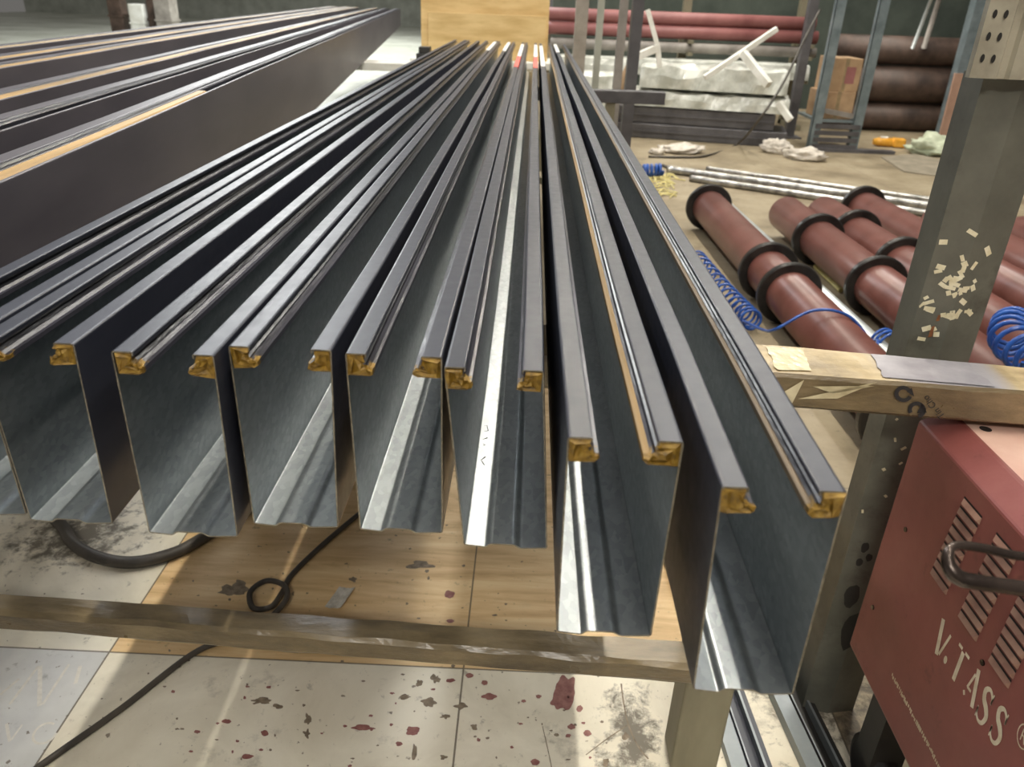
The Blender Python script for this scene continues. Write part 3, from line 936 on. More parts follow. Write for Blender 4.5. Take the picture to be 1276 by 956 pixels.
# ------------------------------------------------------------------ stack of channels on the left
D = Vector((-.1189, .9929, 0)); Nn = Vector((.9929, .1189, 0))
pz = math.atan2(.1189, .9929)
PZ0 = .88; PH = .267
def pile_channel(off, w, label, near=.45, far=14.5, gold=None, silver=True, gold_len=None, h=PH):
    p = Nn * off + D * near
    root = empty('stacked_channel', (p.x, p.y, PZ0), label, 'steel channel', 'steel channels stacked at upper left', pz)
    L = far - near
    pts = [(-w + .030, h - .005), (-w + .030, h), (-w, h), (-w, 0), (0, 0), (0, h), (-.006, h), (-.006, h - .004)]
    outer = fillet(pts, .0028, 3); inner = offset_poly(outer, .0015)
    loop = [(q.x, q.y) for q in outer] + [(q.x, q.y) for q in reversed(inner)]
    no = len(outer); ns = 24
    ys = [L * (i / ns) ** 1.2 for i in range(ns + 1)]
    ph = rnd.uniform(0, 6)
    fn = lambda x, y, z: ((.0012 * math.sin(1.7 * y + ph) + .0008 * math.sin(5 * y + ph)) * z / h, .0006 * math.sin(4 * y + ph) * z / h)
    bm = bmesh.new()
    rings = extrude_loop(bm, loop, ys, fn, lambda k: 0)
    for rg in (rings[0], rings[-1]):
        for i in range(no - 1): bm.faces.new((rg[i], rg[i + 1], rg[2 * no - 2 - i], rg[2 * no - 1 - i]))
    bmesh.ops.recalc_face_normals(bm, faces=bm.faces[:])
    obj('channel_body', bm, ['litpaint'], root)
    # rolled seal beside the flange and gold strip next to it
    def strip(x0, x1, ztop, m, name, label_=None, L2=None):
        lp = [(x0, h - .022), (x0, ztop - .003), (x0 + .003, ztop), (x1 - .003, ztop), (x1, ztop - .003), (x1, h - .022)]
        bm = bmesh.new(); yy = [y for y in ys if L2 is None or y <= L2]
        rr = extrude_loop(bm, lp, yy, fn); bm.faces.new(rr[0]); bm.faces.new(rr[-1])
        bmesh.ops.recalc_face_normals(bm, faces=bm.faces[:])
        o = obj(name, bm, [m], root)
        if label_: o['label'] = label_
    if silver:
        strip(-w + .031, -w + .042, h + .001, 'rib', 'edge_seal')
        strip(-w + .044, -w + .054, h - .001, 'rib', 'edge_seal')
    if gold:
        strip(-w + .056, -.0085, h + .0005, gold, 'gold_strip', 'gold strip along the lip', gold_len)
    return root
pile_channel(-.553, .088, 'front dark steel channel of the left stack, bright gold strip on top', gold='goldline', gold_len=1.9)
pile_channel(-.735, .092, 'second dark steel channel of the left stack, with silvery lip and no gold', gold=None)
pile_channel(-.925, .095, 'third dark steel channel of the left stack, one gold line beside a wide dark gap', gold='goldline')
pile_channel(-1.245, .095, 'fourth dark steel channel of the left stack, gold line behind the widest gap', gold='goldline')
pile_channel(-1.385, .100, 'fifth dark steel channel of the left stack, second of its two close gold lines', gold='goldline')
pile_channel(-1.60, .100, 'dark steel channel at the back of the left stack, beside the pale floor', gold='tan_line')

def simple_trestle(name, p0, p1, ztop, label, beam_mat, leg_mat, bw=.10, bh=.07, legs=(.15, .85), lw=.06):
    p0, p1 = Vector(p0), Vector(p1)
    c = (p0 + p1) / 2
    root = empty(name, (c.x, c.y, 0), label, 'trestle')
    bm = bmesh.new()
    bar(bm, Vector((p0.x - c.x, p0.y - c.y, ztop - bh / 2)), Vector((p1.x - c.x, p1.y - c.y, ztop - bh / 2)), bw, bh, .004)
    obj('top_beam', bm, [beam_mat], root)
    for q in legs:
        l = p0.lerp(p1, q) - c
        bm = bmesh.new(); bbox(bm, (l.x - lw / 2, l.y - lw / 2, 0), (l.x + lw / 2, l.y + lw / 2, ztop - bh + .002), .003)
        bbox(bm, (l.x - lw, l.y - lw, 0), (l.x + lw, l.y + lw, .008))
        obj('leg', bm, [leg_mat], root)
    bm = bmesh.new()
    a = p0.lerp(p1, legs[0]) - c; b = p0.lerp(p1, legs[-1]) - c
    bar(bm, (a.x, a.y, .30), (b.x, b.y, .30), .04, .04, .003)
    obj('stretcher', bm, [leg_mat], root)
    return root
# far support of the front channels, its grey beam end showing at the right
q0, q1 = atz(735, 112, Z0), atz(825, 112, Z0)
simple_trestle('trestle', (-.85, q0.y + .02), (q1.x, q1.y - .12), Z0, 'grey steel trestle under the far ends of the channels, beam end sticking out right', 'darkbar', 'leg', .09, .075, (.08, .80))
# supports of the left stack
simple_trestle('trestle', (-2.75, 6.6), (-.75, 6.75), PZ0, 'white topped trestle under the far end of the left stack', 'whitebar', 'leg', .30, .06, (.2, .86))
simple_trestle('trestle', (-2.15, 2.0), (-.68, 2.1), PZ0, 'trestle hidden under the middle of the left stack', 'darkbar', 'leg', .09, .06, (.1, .9))
# dark block on the white trestle beside the stack
bm = bmesh.new()
bq = atz(497, 66, PZ0)
bbox(bm, (-.95, 6.72, PZ0), (-.74, 6.86, PZ0 + .07), .006); bbox(bm, (-.93, 6.73, PZ0 + .07), (-.84, 6.85, PZ0 + .12), .006)
tag(obj('steel_block', bm, ['rubber']), 'small black steel block on the white trestle beside the left stack', 'block')
# white table beyond the far ends
bm = bmesh.new()
root = empty('work_table', (-.42, 7.25, 0), 'white topped table behind the far ends of the channels carrying two boards', 'table')
bbox(bm, (-.62, -.28, .84), (.60, .28, .90), .01); obj('table_top', bm, ['whitebar'], root)
for x in (-.55, .53):
    for y in (-.22, .22):
        bm = bmesh.new(); bbox(bm, (x - .03, y - .03, 0), (x + .03, y + .03, .842)); obj('leg', bm, ['leg'], root)

# ------------------------------------------------------------------ boards behind the far ends
def board(name, x0, x1, z1, y, lean, mat_, label, cat='board', th=.018):
    bm = bmesh.new()
    bbox(bm, (x0, y - th, .901), (x1, y, z1), .002)
    for v in bm.verts: v.co.y += lean * (v.co.z - .9) / z1
    return tag(obj(name, bm, [mat_]), label, cat)
bA = aty(684, 30, 7.0); bB = aty(522, 30, 7.0)
board('plywood_board', bB.x, bA.x, 1.75, 7.14, .05, 'ply', 'tall yellow plywood board standing on the white table behind the channels')
bC = aty(531, 15, 6.95)
board('cardboard_panel', bC.x, bA.x - .02, bC.z, 7.08, .02, 'ply', 'low yellow panel standing in front of the tall plywood board')

# ------------------------------------------------------------------ red barrels on the floor
def barrel(x, y0, y1, flanges, label, x2=None, r=.112, fr=.154):
    zc = fr
    x2 = x if x2 is None else x2
    root = empty('flanged_pipe', (x, y0, 0), label, 'pipe', 'red pipes with black flanges lying on the floor')
    L = y1 - y0
    def ax(y): return Vector(((x2 - x) * (y - y0) / L, y - y0, zc))
    bm = bmesh.new()
    rings_o = tube(bm, [ax(y0), ax(y1)], r, 40, cap=False)
    rings_i = tube(bm, [ax(y0), ax(y1)], r - .006, 40, cap=False)
    for a, b in ((rings_o[0], rings_i[0]), (rings_o[1], rings_i[1])):
        for k in range(40): bm.faces.new((a[k], a[(k + 1) % 40], b[(k + 1) % 40], b[k]))
    bmesh.ops.recalc_face_normals(bm, faces=bm.faces[:])
    obj('tube', bm, ['redoxide'], root)
    for fy in flanges:
        bm = bmesh.new()
        c0, c1 = ax(fy - .016), ax(fy + .016)
        seg_ = 44
        prof = [(r + .001, -.018), (fr - .006, -.018), (fr, -.012), (fr, .012), (fr - .006, .018), (r + .001, .018)]
        rg = []
        for k in range(seg_):
            a = 2 * math.pi * k / seg_
            rg.append([bm.verts.new(ax(fy + dy) + Vector((q * math.cos(a), 0, q * math.sin(a)))) for q, dy in prof])
        for k in range(seg_):
            a, b = rg[k], rg[(k + 1) % seg_]
            for m in range(len(prof)): bm.faces.new((a[m], a[(m + 1) % 6], b[(m + 1) % 6], b[m]))
        bmesh.ops.recalc_face_normals(bm, faces=bm.faces[:])
        obj('flange', bm, ['flange'], root, smooth=False)
ZC = .154
def ft(x, y): return atz(x, y, ZC)
p1a, p1b = ft(883, 258), ft(1126, 520)
barrel(p1b.x, p1b.y - .05, p1a.y + .02, [p1a.y, ft(955, 338).y, ft(986, 366).y, p1b.y], 'red pipe with black flanges leftmost on the floor beside the channels', p1a.x)
def line_x(x0, xs): return x0
p2 = ft(1014, 298); p2b = ft(1092, 356); p2s = ft(979, 266)
barrel(p2b.x + .03, 2.3, p2s.y, [p2.y, p2b.y, 2.4], 'red pipe right of the thin zinc tube, its plain end past the far flange', p2s.x)
p3 = ft(1069, 290); p3b = ft(1127, 330); p3s = ft(1035, 266)
barrel(p3b.x + .06, 2.5, p3s.y, [p3.y - .05, p3b.y, 2.6], 'red pipe third from the left, partly behind the grey green upright', p3.x - .06)
p4 = ft(1080, 268); p4b = ft(1150, 316)
barrel(p3b.x + .45, 2.5, p4.y + .25, [p4.y + .2, p4b.y, 2.7], 'red pipe fourth from the left with a flange at its far tip', p3.x + .28)
p5 = ft(1159, 292)
barrel(p3b.x + .83, 2.6, p5.y + .35, [p5.y, 3.2], 'red pipe fifth from the left, mostly hidden by the grey green upright', p3.x + .66)
barrel(p3b.x + 1.20, 2.6, p5.y + .1, [p5.y - .3, 3.0], 'red pipe farthest right on the floor, seen past the right of the upright', p3.x + 1.05)
# zinc tube
bm = bmesh.new()
ro = tube(bm, [(0, 0, 0), (-.12, 3.15, 0)], .044, 28, cap=False); ri = tube(bm, [(0, 0, 0), (-.12, 3.15, 0)], .040, 28, cap=False)
for a, b in ((ro[0], ri[0]), (ro[1], ri[1])):
    for k in range(28): bm.faces.new((a[k], a[(k + 1) % 28], b[(k + 1) % 28], b[k]))
bmesh.ops.recalc_face_normals(bm, faces=bm.faces[:])
tag(obj('zinc_tube', bm, ['zinc'], loc=(1.60, 2.55, .047)), 'thin pale zinc tube lying between the two leftmost red pipes', 'pipe')

# ------------------------------------------------------------------ blue coiled hoses
def helix(path, R_, turns, r_tube, n=20):
    P = spline(path, 10); fr_ = frames(P); m = len(fr_)
    out = []
    N_ = turns * n
    for i in range(N_ + 1):
        f = i / N_ * (m - 1); k = min(int(f), m - 2); q = f - k
        p = fr_[k][0].lerp(fr_[k + 1][0], q); s = fr_[k][1].lerp(fr_[k + 1][1], q); u = fr_[k][2].lerp(fr_[k + 1][2], q)
        a = 2 * math.pi * i / n
        out.append(p + s * R_ * math.cos(a) + u * R_ * math.sin(a))
    return out
bm = bmesh.new()
c1 = helix([atz(868, 322, .065), atz(905, 366, .065), atz(938, 400, .065)], .045, 15, .008)
tail = spline([c1[-1], atz(950, 411, .12), Vector((1.04, 2.95, .20)), Vector((1.18, 2.96, .285)), Vector((1.32, 2.94, .275)), Vector((1.43, 2.90, .17)), atz(1094, 424, .12)], 8)
c2 = helix([atz(1098, 424, .075), atz(1112, 432, .075)], .055, 3, .008)
tube(bm, c1 + tail[1:] + c2, .0065, 7)
tag(obj('coiled_hose', bm, ['blue']), 'blue coiled air hose running from beside the channels over the leftmost red pipe', 'air hose')
bm = bmesh.new()
b0 = [aty(1262, 402, 3.05), aty(1262, 425, 2.95), aty(1290, 450, 2.85)]
b0 = [Vector((p.x, p.y, .345 + .075)) for p in (atz(1262, 405, .42), atz(1262, 425, .42), atz(1300, 452, .42))]
c3 = helix(b0, .062, 7, .008)
tube(bm, c3, .0085, 7)
tag(obj('coiled_hose', bm, ['blue']), 'blue coiled air hose heaped on the red pipes right of the upright', 'air hose')
bm = bmesh.new()
bp = atz(813, 216, .04)
tube(bm, helix([bp + Vector((-.08, 0, .02)), bp + Vector((.08, .02, .03))], .045, 5, .01), .014, 7)
tag(obj('coiled_hose', bm, ['blue']), 'small bright blue hose coil on the floor beyond the channels', 'air hose')

# ------------------------------------------------------------------ floor things under and beside the channels
bm = bmesh.new()
hz = .017
tube(bm, spline([atz(10, 600, hz), atz(72, 650, hz), atz(90, 676, hz), atz(120, 694, hz), atz(165, 701, hz), atz(215, 690, hz), atz(250, 672, hz), atz(300, 640, hz), atz(380, 600, hz)], 10), .0165, 12)
tag(obj('rubber_hose', bm, ['hose']), 'thick black hose curving on the tiles under the left channels', 'hose')
bm = bmesh.new()
cz = .008
pts = [atz(470, 622, cz), atz(410, 672, cz), atz(365, 715, cz), atz(352, 738, cz), atz(338, 756, cz + .004), atz(316, 758, cz + .012), atz(312, 738, cz + .016), atz(332, 724, cz + .018), atz(354, 730, cz + .018), atz(356, 748, cz + .014), atz(330, 775, cz), atz(290, 795, cz), atz(240, 815, cz), atz(150, 884, cz), atz(40, 962, cz), atz(-30, 1020, cz)]
tube(bm, spline(pts, 10), .0072, 10)
tag(obj('floor_cable', bm, ['hose']), 'dark cable with a small loop crossing the floor under the lower rung', 'cable')
# crumpled silver label
bm = bmesh.new()
p = atz(424, 746, .004)
bmesh.ops.create_grid(bm, x_segments=7, y_segments=7, size=.5)
for v in bm.verts:
    v.co = Vector((v.co.x * .040 + v.co.y * .02, v.co.y * .075, .006 + .004 * noise.noise(v.co * 6) + .004 * (v.co.x * 2) ** 2))
tag(obj('foil_label', bm, ['label'], loc=(p.x, p.y, 0)), 'crumpled silver label lying on the wood tile', 'label')
# stains
def blob(bm, x, y, rx, ry, z, seed, n=22, jag=.5):
    c = atz(x, y, z); vs = []
    for i in range(n):
        a = 2 * math.pi * i / n
        q = 1 + jag * noise.noise(Vector((math.cos(a) * 1.6 + seed * 3.1, math.sin(a) * 1.6, seed * 1.7)))
        w = atz(x + rx * q * math.cos(a), y + ry * q * math.sin(a), z); vs.append(bm.verts.new(w))
    bm.faces.new(vs[::-1])
bm = bmesh.new(); r = random.Random(21)
red = [(706, 862, 17, 24), (696, 874, 12, 14), (722, 883, 5, 6), (712, 906, 6, 4), (732, 914, 6, 5), (610, 868, 11, 6), (452, 907, 17, 5), (585, 842, 6, 4), (604, 851, 5, 4), (514, 911, 10, 7), (497, 927, 5, 4), (561, 848, 7, 3), (671, 868, 4, 3), (667, 950, 7, 5), (245, 912, 4, 3), (330, 914, 6, 5), (308, 943, 9, 4), (282, 899, 7, 4), (560, 741, 8, 6), (561, 774, 6, 3), (248, 912, 2, 2), (430, 905, 3, 2), (727, 901, 3, 2), (708, 917, 4, 3)]
for i, (x, y, a, b) in enumerate(red): blob(bm, x, y, a * .82, b * .75, .0006 + i * 1e-5, i, n=36, jag=.32 if a < 10 else .5)
for i in range(26): blob(bm, r.uniform(200, 780), r.uniform(852, 956), r.uniform(1, 3), r.uniform(1, 2), .0006, 50 + i)
tag(obj('paint_splatter', bm, ['redstain']), 'dried dark red paint spots on the white floor tiles', 'paint stain', kind='stuff')
bm = bmesh.new()
dark = [(290, 736, 16, 8), (300, 728, 8, 6), (525, 704, 16, 5), (440, 722, 4, 3), (535, 876, 9, 5), (543, 846, 5, 5), (522, 851, 4, 4), (325, 874, 12, 5), (345, 880, 6, 3), (384, 896, 4, 6), (382, 915, 4, 5), (590, 906, 4, 4), (575, 880, 7, 4), (555, 893, 6, 3), (505, 868, 8, 3), (516, 938, 3, 8), (553, 944, 4, 3), (755, 950, 4, 4), (780, 918, 4, 5), (60, 690, 30, 14), (90, 660, 26, 8), (150, 655, 20, 6)]
for i, (x, y, a, b) in enumerate(dark[:19]): blob(bm, x, y, a, b, .0005 + i * 1e-5, 100 + i, jag=.8)
for i in range(60): blob(bm, r.uniform(180, 820), r.uniform(700, 956), r.uniform(1, 3), r.uniform(.8, 2), .0005, 200 + i)
def crack(pts, w=.0022):
    P = spline([atz(x, y, .0005) for x, y in pts], 6); m = len(P); L_, R_ = [], []
    for i, q in enumerate(P):
        d = (P[min(i + 1, m - 1)] - P[max(i - 1, 0)]).normalized(); n2 = Vector((-d.y, d.x, 0)) * w * (.6 + .5 * abs(noise.noise(q * 40)))
        L_.append(bm.verts.new(q + n2)); R_.append(bm.verts.new(q - n2))
    for i in range(m - 1): bm.faces.new((L_[i], R_[i], R_[i + 1], L_[i + 1]))
crack([(774, 852), (777, 875), (783, 903), (795, 930), (808, 946)]); crack([(783, 903), (755, 922), (730, 941)], .0016); crack([(676, 905), (684, 940), (688, 960)], .0012)
tag(obj('oil_spots', bm, ['darkstain']), 'dark oily spots scattered over the wood and white tiles', 'oil stain', kind='stuff')
# chalk letters on the grey tile
bm = bmesh.new()
def stroke(pts, w):
    P = [atz(x, y, .0008) for x, y in pts]; m = len(P)
    L, Rr = [], []
    for i, q in enumerate(P):
        d = (P[min(i + 1, m - 1)] - P[max(i - 1, 0)]).normalized(); n_ = Vector((-d.y, d.x, 0))
        L.append(bm.verts.new(q + n_ * w / 2)); Rr.append(bm.verts.new(q - n_ * w / 2))
    for i in range(m - 1): bm.faces.new((L[i], L[i + 1], Rr[i + 1], Rr[i]))
stroke([(12, 878), (48, 830)], .006); stroke([(50, 830), (49, 880)], .009); stroke([(53, 878), (86, 828)], .006)
stroke([(0, 866), (24, 846)], .006); stroke([(100, 830), (94, 852)], .008)
stroke([(8, 902), (12, 924)], .006); stroke([(14, 922), (28, 903)], .004)
stroke([(56 + 15 * math.cos(a), 914 + 12 * math.sin(a) - 5 * math.cos(a)) for a in [math.radians(d) for d in range(20, 340, 20)]], .005)
tag(obj('chalk_letters', bm, ['chalk']), 'pale chalk letters N and NO on the grey tile at lower left', 'chalk marks')

# long profiles on the floor between leg and post
def rail(px, w, h, mats, label, L=1.9):
    (x0, y0), (x1, y1) = px
    a, b = atz(x0, y0, h), atz(x1, y1, h)
    d = (a - b); d.z = 0; d.normalize()
    start = b - d * .16
    rz = math.atan2(-d.x, d.y)
    bm = bmesh.new()
    pr = [(-.5 * w, h), (-.5 * w, 0), (.5 * w, 0), (.5 * w, h * .8), (.36 * w, h * .8), (.36 * w, h), (.30 * w, h), (.30 * w, .004), (.12 * w, .004), (.08 * w, h * .7), (-.02 * w, h * .7), (-.02 * w, h), (-.06 * w, h), (-.06 * w, h * .6), (-.12 * w, h * .6), (-.12 * w, h)]
    n = len(pr)
    rr = extrude_loop(bm, pr, [0, L * .5, L], None, lambda k: 1 if k in (3, 4, 7, 9, 10, 12, 13) else 0)
    f0 = bm.faces.new(rr[0]); f1 = bm.faces.new(rr[-1])
    bmesh.ops.triangulate(bm, faces=[f0, f1])
    bmesh.ops.recalc_face_normals(bm, faces=bm.faces[:])
    o = obj('floor_rail', bm, mats, loc=(start.x, start.y, 0)); o.rotation_euler = (0, 0, rz)
    tag(o, label, 'steel profile', 'steel profiles on the floor beside the trestle leg')
rail(((908, 870), (937, 954)), .085, .022, ['zincdull', 'paint'], 'pale grey grooved steel profile on the floor right beside the trestle leg')
rail(((984, 858), (1030, 954)), .085, .026, ['zincdull', 'rubber'], 'dark grey grooved steel profile on the floor nearest the welding machine')

# ------------------------------------------------------------------ background right: rack of tubes by the back wall
def htube(name, x0, x1, y, z, r_, m, label, cat='tube', group=None, sag=0, hollow=True):
    bm = bmesh.new()
    c = Vector(((x0 + x1) / 2, y, z))
    L = (x1 - x0) / 2
    ro = tube(bm, [(-L, 0, 0), (0, 0, -sag), (L, 0, 0)], r_, 22, cap=False); ri = tube(bm, [(-L, 0, 0), (0, 0, -sag), (L, 0, 0)], r_ * .9, 22, cap=False)
    for a, b in ((ro[0], ri[0]), (ro[-1], ri[-1])):
        for k in range(22): bm.faces.new((a[k], a[(k + 1) % 22], b[(k + 1) % 22], b[k]))
    bmesh.ops.recalc_face_normals(bm, faces=bm.faces[:])
    o = obj(name, bm, [m], loc=c)
    return tag(o, label, cat, group)
RY = 10.4
def zat(x, y, Y=RY): return aty(x, y, Y).z
# cantilever rack
rk = empty('tube_rack', (1.8, RY + .35, 0), 'grey cantilever rack holding red and white tubes along the dark back wall', 'rack')
arms_z = [zat(850, 49), zat(850, 64), zat(850, 93)]
for x in (.55, 1.9, 3.35):
    bm = bmesh.new(); bbox(bm, (x - 1.8 - .05, .0, 0), (x - 1.8 + .05, .12, 1.75), .004)
    bbox(bm, (x - 1.8 - .05, -.55, 0), (x - 1.8 + .05, .12, .06), .004)
    obj('upright', bm, ['leg'], rk)
    for z in arms_z:
        bm = bmesh.new(); bbox(bm, (x - 1.8 - .03, -.55, z - .04), (x - 1.8 + .03, .02, z), .003)
        obj('arm', bm, ['leg'], rk)
z1 = arms_z[0]; rr_ = .075
htube('red_tube', .15, 3.45, RY, z1 + rr_, rr_, 'redfar', 'faded red tube on the rack, front lower one of the red pair', group='red tubes on the rack')
htube('red_tube', .15, 3.4, RY + .02, z1 + 3 * rr_, rr_, 'redfar', 'faded red tube on the rack, stacked on top of another red tube', group='red tubes on the rack')
htube('red_tube', .15, 3.4, RY + .155, z1 + rr_, rr_, 'redfar', 'faded red tube on the rack, behind the lower front red tube', group='red tubes on the rack')
z2 = arms_z[1] - .02
htube('grey_tube', .2, 3.45, RY - .05, z2 + .062, .06, 'greyfar', 'dusty grey tube on the rack just below the red tubes', group='grey tubes on the rack')
htube('grey_tube', .2, 3.4, RY + .085, z2 + .062, .06, 'greyfar', 'dusty grey tube on the rack behind the front grey tube', group='grey tubes on the rack')
z3 = arms_z[2]
def wrapped(name, x0, x1, y0, y1, z0, z1, m, label, cat, rz=0, seed=1, nx=26, amp=.012, group=None):
    """bumpy film-wrapped bundle lying along X"""
    bm = bmesh.new()
    cx_, cy_ = (x0 + x1) / 2, (y0 + y1) / 2
    L, w, h = (x1 - x0), (y1 - y0), (z1 - z0)
    ringp = [(-.5, .04), (-.5, .5), (-.47, .9), (-.30, 1), (-.1, .96), (.1, 1), (.3, .97), (.47, .9), (.5, .5), (.5, .04), (.4, 0), (0, 0), (-.4, 0)]
    rows = []
    for i in range(nx + 1):
        x = -L / 2 + L * i / nx
        s = .92 if i in (0, nx) else 1
        rows.append([bm.verts.new((x, p[0] * w * s + amp * noise.noise(Vector((x * 5, k * 2.2, seed))), max(0, p[1] * h * (s if p[1] else 1) + (amp * noise.noise(Vector((x * 6, k * 1.7, seed + 9))) if p[1] > .2 else 0)))) for k, p in enumerate(ringp)])
    n = len(ringp)
    for a, b in zip(rows, rows[1:]):
        for k in range(n): bm.faces.new((a[k], b[k], b[(k + 1) % n], a[(k + 1) % n]))
    bm.faces.new(rows[0]); bm.faces.new(rows[-1])
    bmesh.ops.recalc_face_normals(bm, faces=bm.faces[:])
    o = obj(name, bm, [m], loc=(cx_, cy_, z0)); o.rotation_euler = (0, 0, rz)
    return tag(o, label, cat, group)
wrapped('wrapped_tube_bundle', .2, 3.35, RY - .30, RY + .16, z3, z3 + .19, 'whitewrap', 'long white wrapped bundle on the lowest rack arms', 'bundle', seed=4)

# big dark pipes at the right by the wall
g = 'big rusty pipes stacked by the back wall'
BY = 10.9
rowz = [(.30, .16), (.62, .16), (.94, .16)]
def big(y_img_top, y_img_bot, Y):
    a, b = aty(1130, y_img_top, Y), aty(1130, y_img_bot, Y); return (a.z + b.z) / 2, (a.z - b.z) / 2
zA, rA = big(140, 172, 10.6); zB, rB = big(96, 140, 10.65); zC, rC = big(62, 96, 10.7)
zA = rA = .17
zB = 2 * rA + .22; rB = .22
zC = zB + .22 + .17; rC = .17
htube('big_pipe', 3.75, 6.6, 10.6, zA, rA, 'brownpipe', 'big rusty dark pipe at the bottom of the stack by the wall', 'pipe', g)
htube('big_pipe', 3.75, 6.7, 10.62, zB, rB, 'brownpipe', 'thickest rusty dark pipe, in the middle of the stack by the wall', 'pipe', g)
htube('big_pipe', 3.75, 6.6, 10.64, zC, rC, 'brownpipe', 'big rusty dark pipe on top of the stack by the wall', 'pipe', g)

# dark long boxes with white wrapped bundles on them
def crate(name, x0, x1, y0, y1, z0, z1, m, label, cat, group=None, rz=0, grooves=()):
    bm = bmesh.new()
    cx_, cy_ = (x0 + x1) / 2, (y0 + y1) / 2
    bbox(bm, (x0 - cx_, y0 - cy_, 0), (x1 - cx_, y1 - cy_, z1 - z0), .012)
    for gz in grooves:
        bbox(bm, (x0 - cx_ + .01, y0 - cy_ - .012, gz), (x1 - cx_ - .01, y0 - cy_ + .005, gz + .02))
    for gx in (.2, .5, .8):
        xx = (x0 - cx_) + (x1 - x0) * gx
        bbox(bm, (xx - .012, y0 - cy_ - .006, .0), (xx + .012, y1 - cy_ + .006, z1 - z0 + .004))
    o = obj(name, bm, [m], loc=(cx_, cy_, z0)); o.rotation_euler = (0, 0, rz)
    return tag(o, label, cat, group)
ba, bb = atz(770, 170, 0), atz(978, 185, 0)
bdir = (bb - ba).normalized(); brz = math.atan2(bdir.y, bdir.x); bn = Vector((-bdir.y, bdir.x, 0))
def on_stack(o, along, depth, z):
    p = ba + bdir * along + bn * depth
    o.location = (p.x, p.y, z); o.rotation_euler = (0, 0, brz)
BL = (bb - ba).length
on_stack(crate('steel_bundle', 0, BL + .5, 0, .6, 0, .16, 'darkbar', 'dark strapped bundle of flat steel on the floor under another', 'bundle', 'dark steel bundles', grooves=(.07,)), BL / 2 - .25, .31, 0)
on_stack(crate('steel_bundle', 0, BL + .3, 0, .56, 0, .17, 'darkbar', 'dark strapped bundle of flat steel beneath the white wrapped bundle', 'bundle', 'dark steel bundles', grooves=(.08,)), BL / 2 - .30, .31, .165)
on_stack(wrapped('wrapped_bundle', 0, BL - .12, 0, .62, 0, .17, 'whitewrap', 'white film wrapped bundle on the dark steel, under another white bundle', 'bundle', seed=7, amp=.03, nx=44), BL / 2 + .03, .31, .342)
on_stack(wrapped('wrapped_bundle', 0, BL - .26, 0, .58, 0, .25, 'whitewrap', 'topmost white film wrapped bundle with loose white bars leaning on it', 'bundle', seed=11, amp=.04, nx=44), BL / 2 + .05, .30, .53)
wrapped('wrapped_bundle', .22, .92, 8.75, 9.25, .342, .70, 'whitewrap', 'shorter white wrapped bundle left of the steel post', 'bundle', seed=15, amp=.02)
# tan wrapped bag at the left end
bm = bmesh.new(); bmesh.ops.create_icosphere(bm, subdivisions=3, radius=.5)
for v in bm.verts: v.co = Vector((v.co.x * .14, v.co.y * .16, v.co.z * .42)) * (1 + .15 * noise.noise(v.co * 4))
zmin = min(v.co.z for v in bm.verts)
for v in bm.verts: v.co.z -= zmin
on_stack(tag(obj('tan_padding', bm, ['card']), 'tan crumpled paper padding at the left end of the white bundle', 'padding'), .02, .25, .336)
# loose white bars leaning
def loose(px0, px1, Y0, Y1, w, label, m='whitebar', name='white_bar'):
    a, b = aty(*px0, Y0), aty(*px1, Y1)
    bm = bmesh.new(); c = (a + b) / 2
    bar(bm, a - c, b - c, w, w, .004)
    tag(obj(name, bm, [m], loc=c), label, 'bar', 'loose white bars on the wrapped bundle')
loose((878, 97), (968, 36), 8.55, 8.75, .05, 'white bar slanting up to the right from the wrapped bundle')
loose((926, 66), (958, 106), 8.60, 8.30, .07, 'short white bar leaning on the slanting bar')
loose((822, 84), (819, 55), 8.5, 8.5, .05, 'short upright white bar near the grey post')
loose((819, 56), (807, 12), 8.5, 8.52, .045, 'thin upper white bar tilting left near the grey post')
loose((790, 72), (816, 61), 8.45, 8.5, .07, 'stubby white bar lying level beside the grey post')
loose((970, 128), (985, 150), 8.25, 8.15, .06, 'short pale bar hanging off the right end of the wrapped bundle')

# posts in the middle distance
def post_thing(px_top, px_bot, Y, w, m, label, d=None, name='steel_post', zmax=None):
    a = aty(*px_top, Y); b = aty(*px_bot, Y)
    x = b.x; top = max(a.z + .25, 1.7)
    bm = bmesh.new()
    d = d or w
    # C section with lips
    t_ = .005
    pr = [(-w / 2, -d / 2), (w / 2, -d / 2), (w / 2, d / 2), (w / 2 - t_, d / 2), (w / 2 - t_, -d / 2 + t_), (-w / 2 + t_, -d / 2 + t_), (-w / 2 + t_, d / 2), (-w / 2, d / 2)]
    lo = [bm.verts.new((q[0], q[1], 0)) for q in pr]; hi = [bm.verts.new((q[0], q[1], top)) for q in pr]
    for k in range(8): bm.faces.new((lo[k], lo[(k + 1) % 8], hi[(k + 1) % 8], hi[k]))
    f = [bm.faces.new(lo), bm.faces.new(hi)]; bmesh.ops.triangulate(bm, faces=f)
    bbox(bm, (-w, -d, 0), (w, d, .01))
    bmesh.ops.recalc_face_normals(bm, faces=bm.faces[:])
    return tag(obj(name, bm, [m], loc=(x, Y, 0)), label, 'post', 'steel posts in the background')
post_thing((781, 0), (770, 90), 5.75, .055, 'greyfar', 'pale grey side of the middle steel post behind the trestle beam')
post_thing((800, 0), (787, 90), 5.78, .075, 'darkbar', 'dark charcoal steel post right behind the grey trestle beam end', d=.09)
post_thing((730, 0), (722, 60), 7.6, .11, 'greyfar', 'grey steel post between the plywood board and the dark post')
post_thing((750, 10), (745, 60), 7.75, .06, 'palewall', 'thin pale post just right of the grey one behind the channel ends')

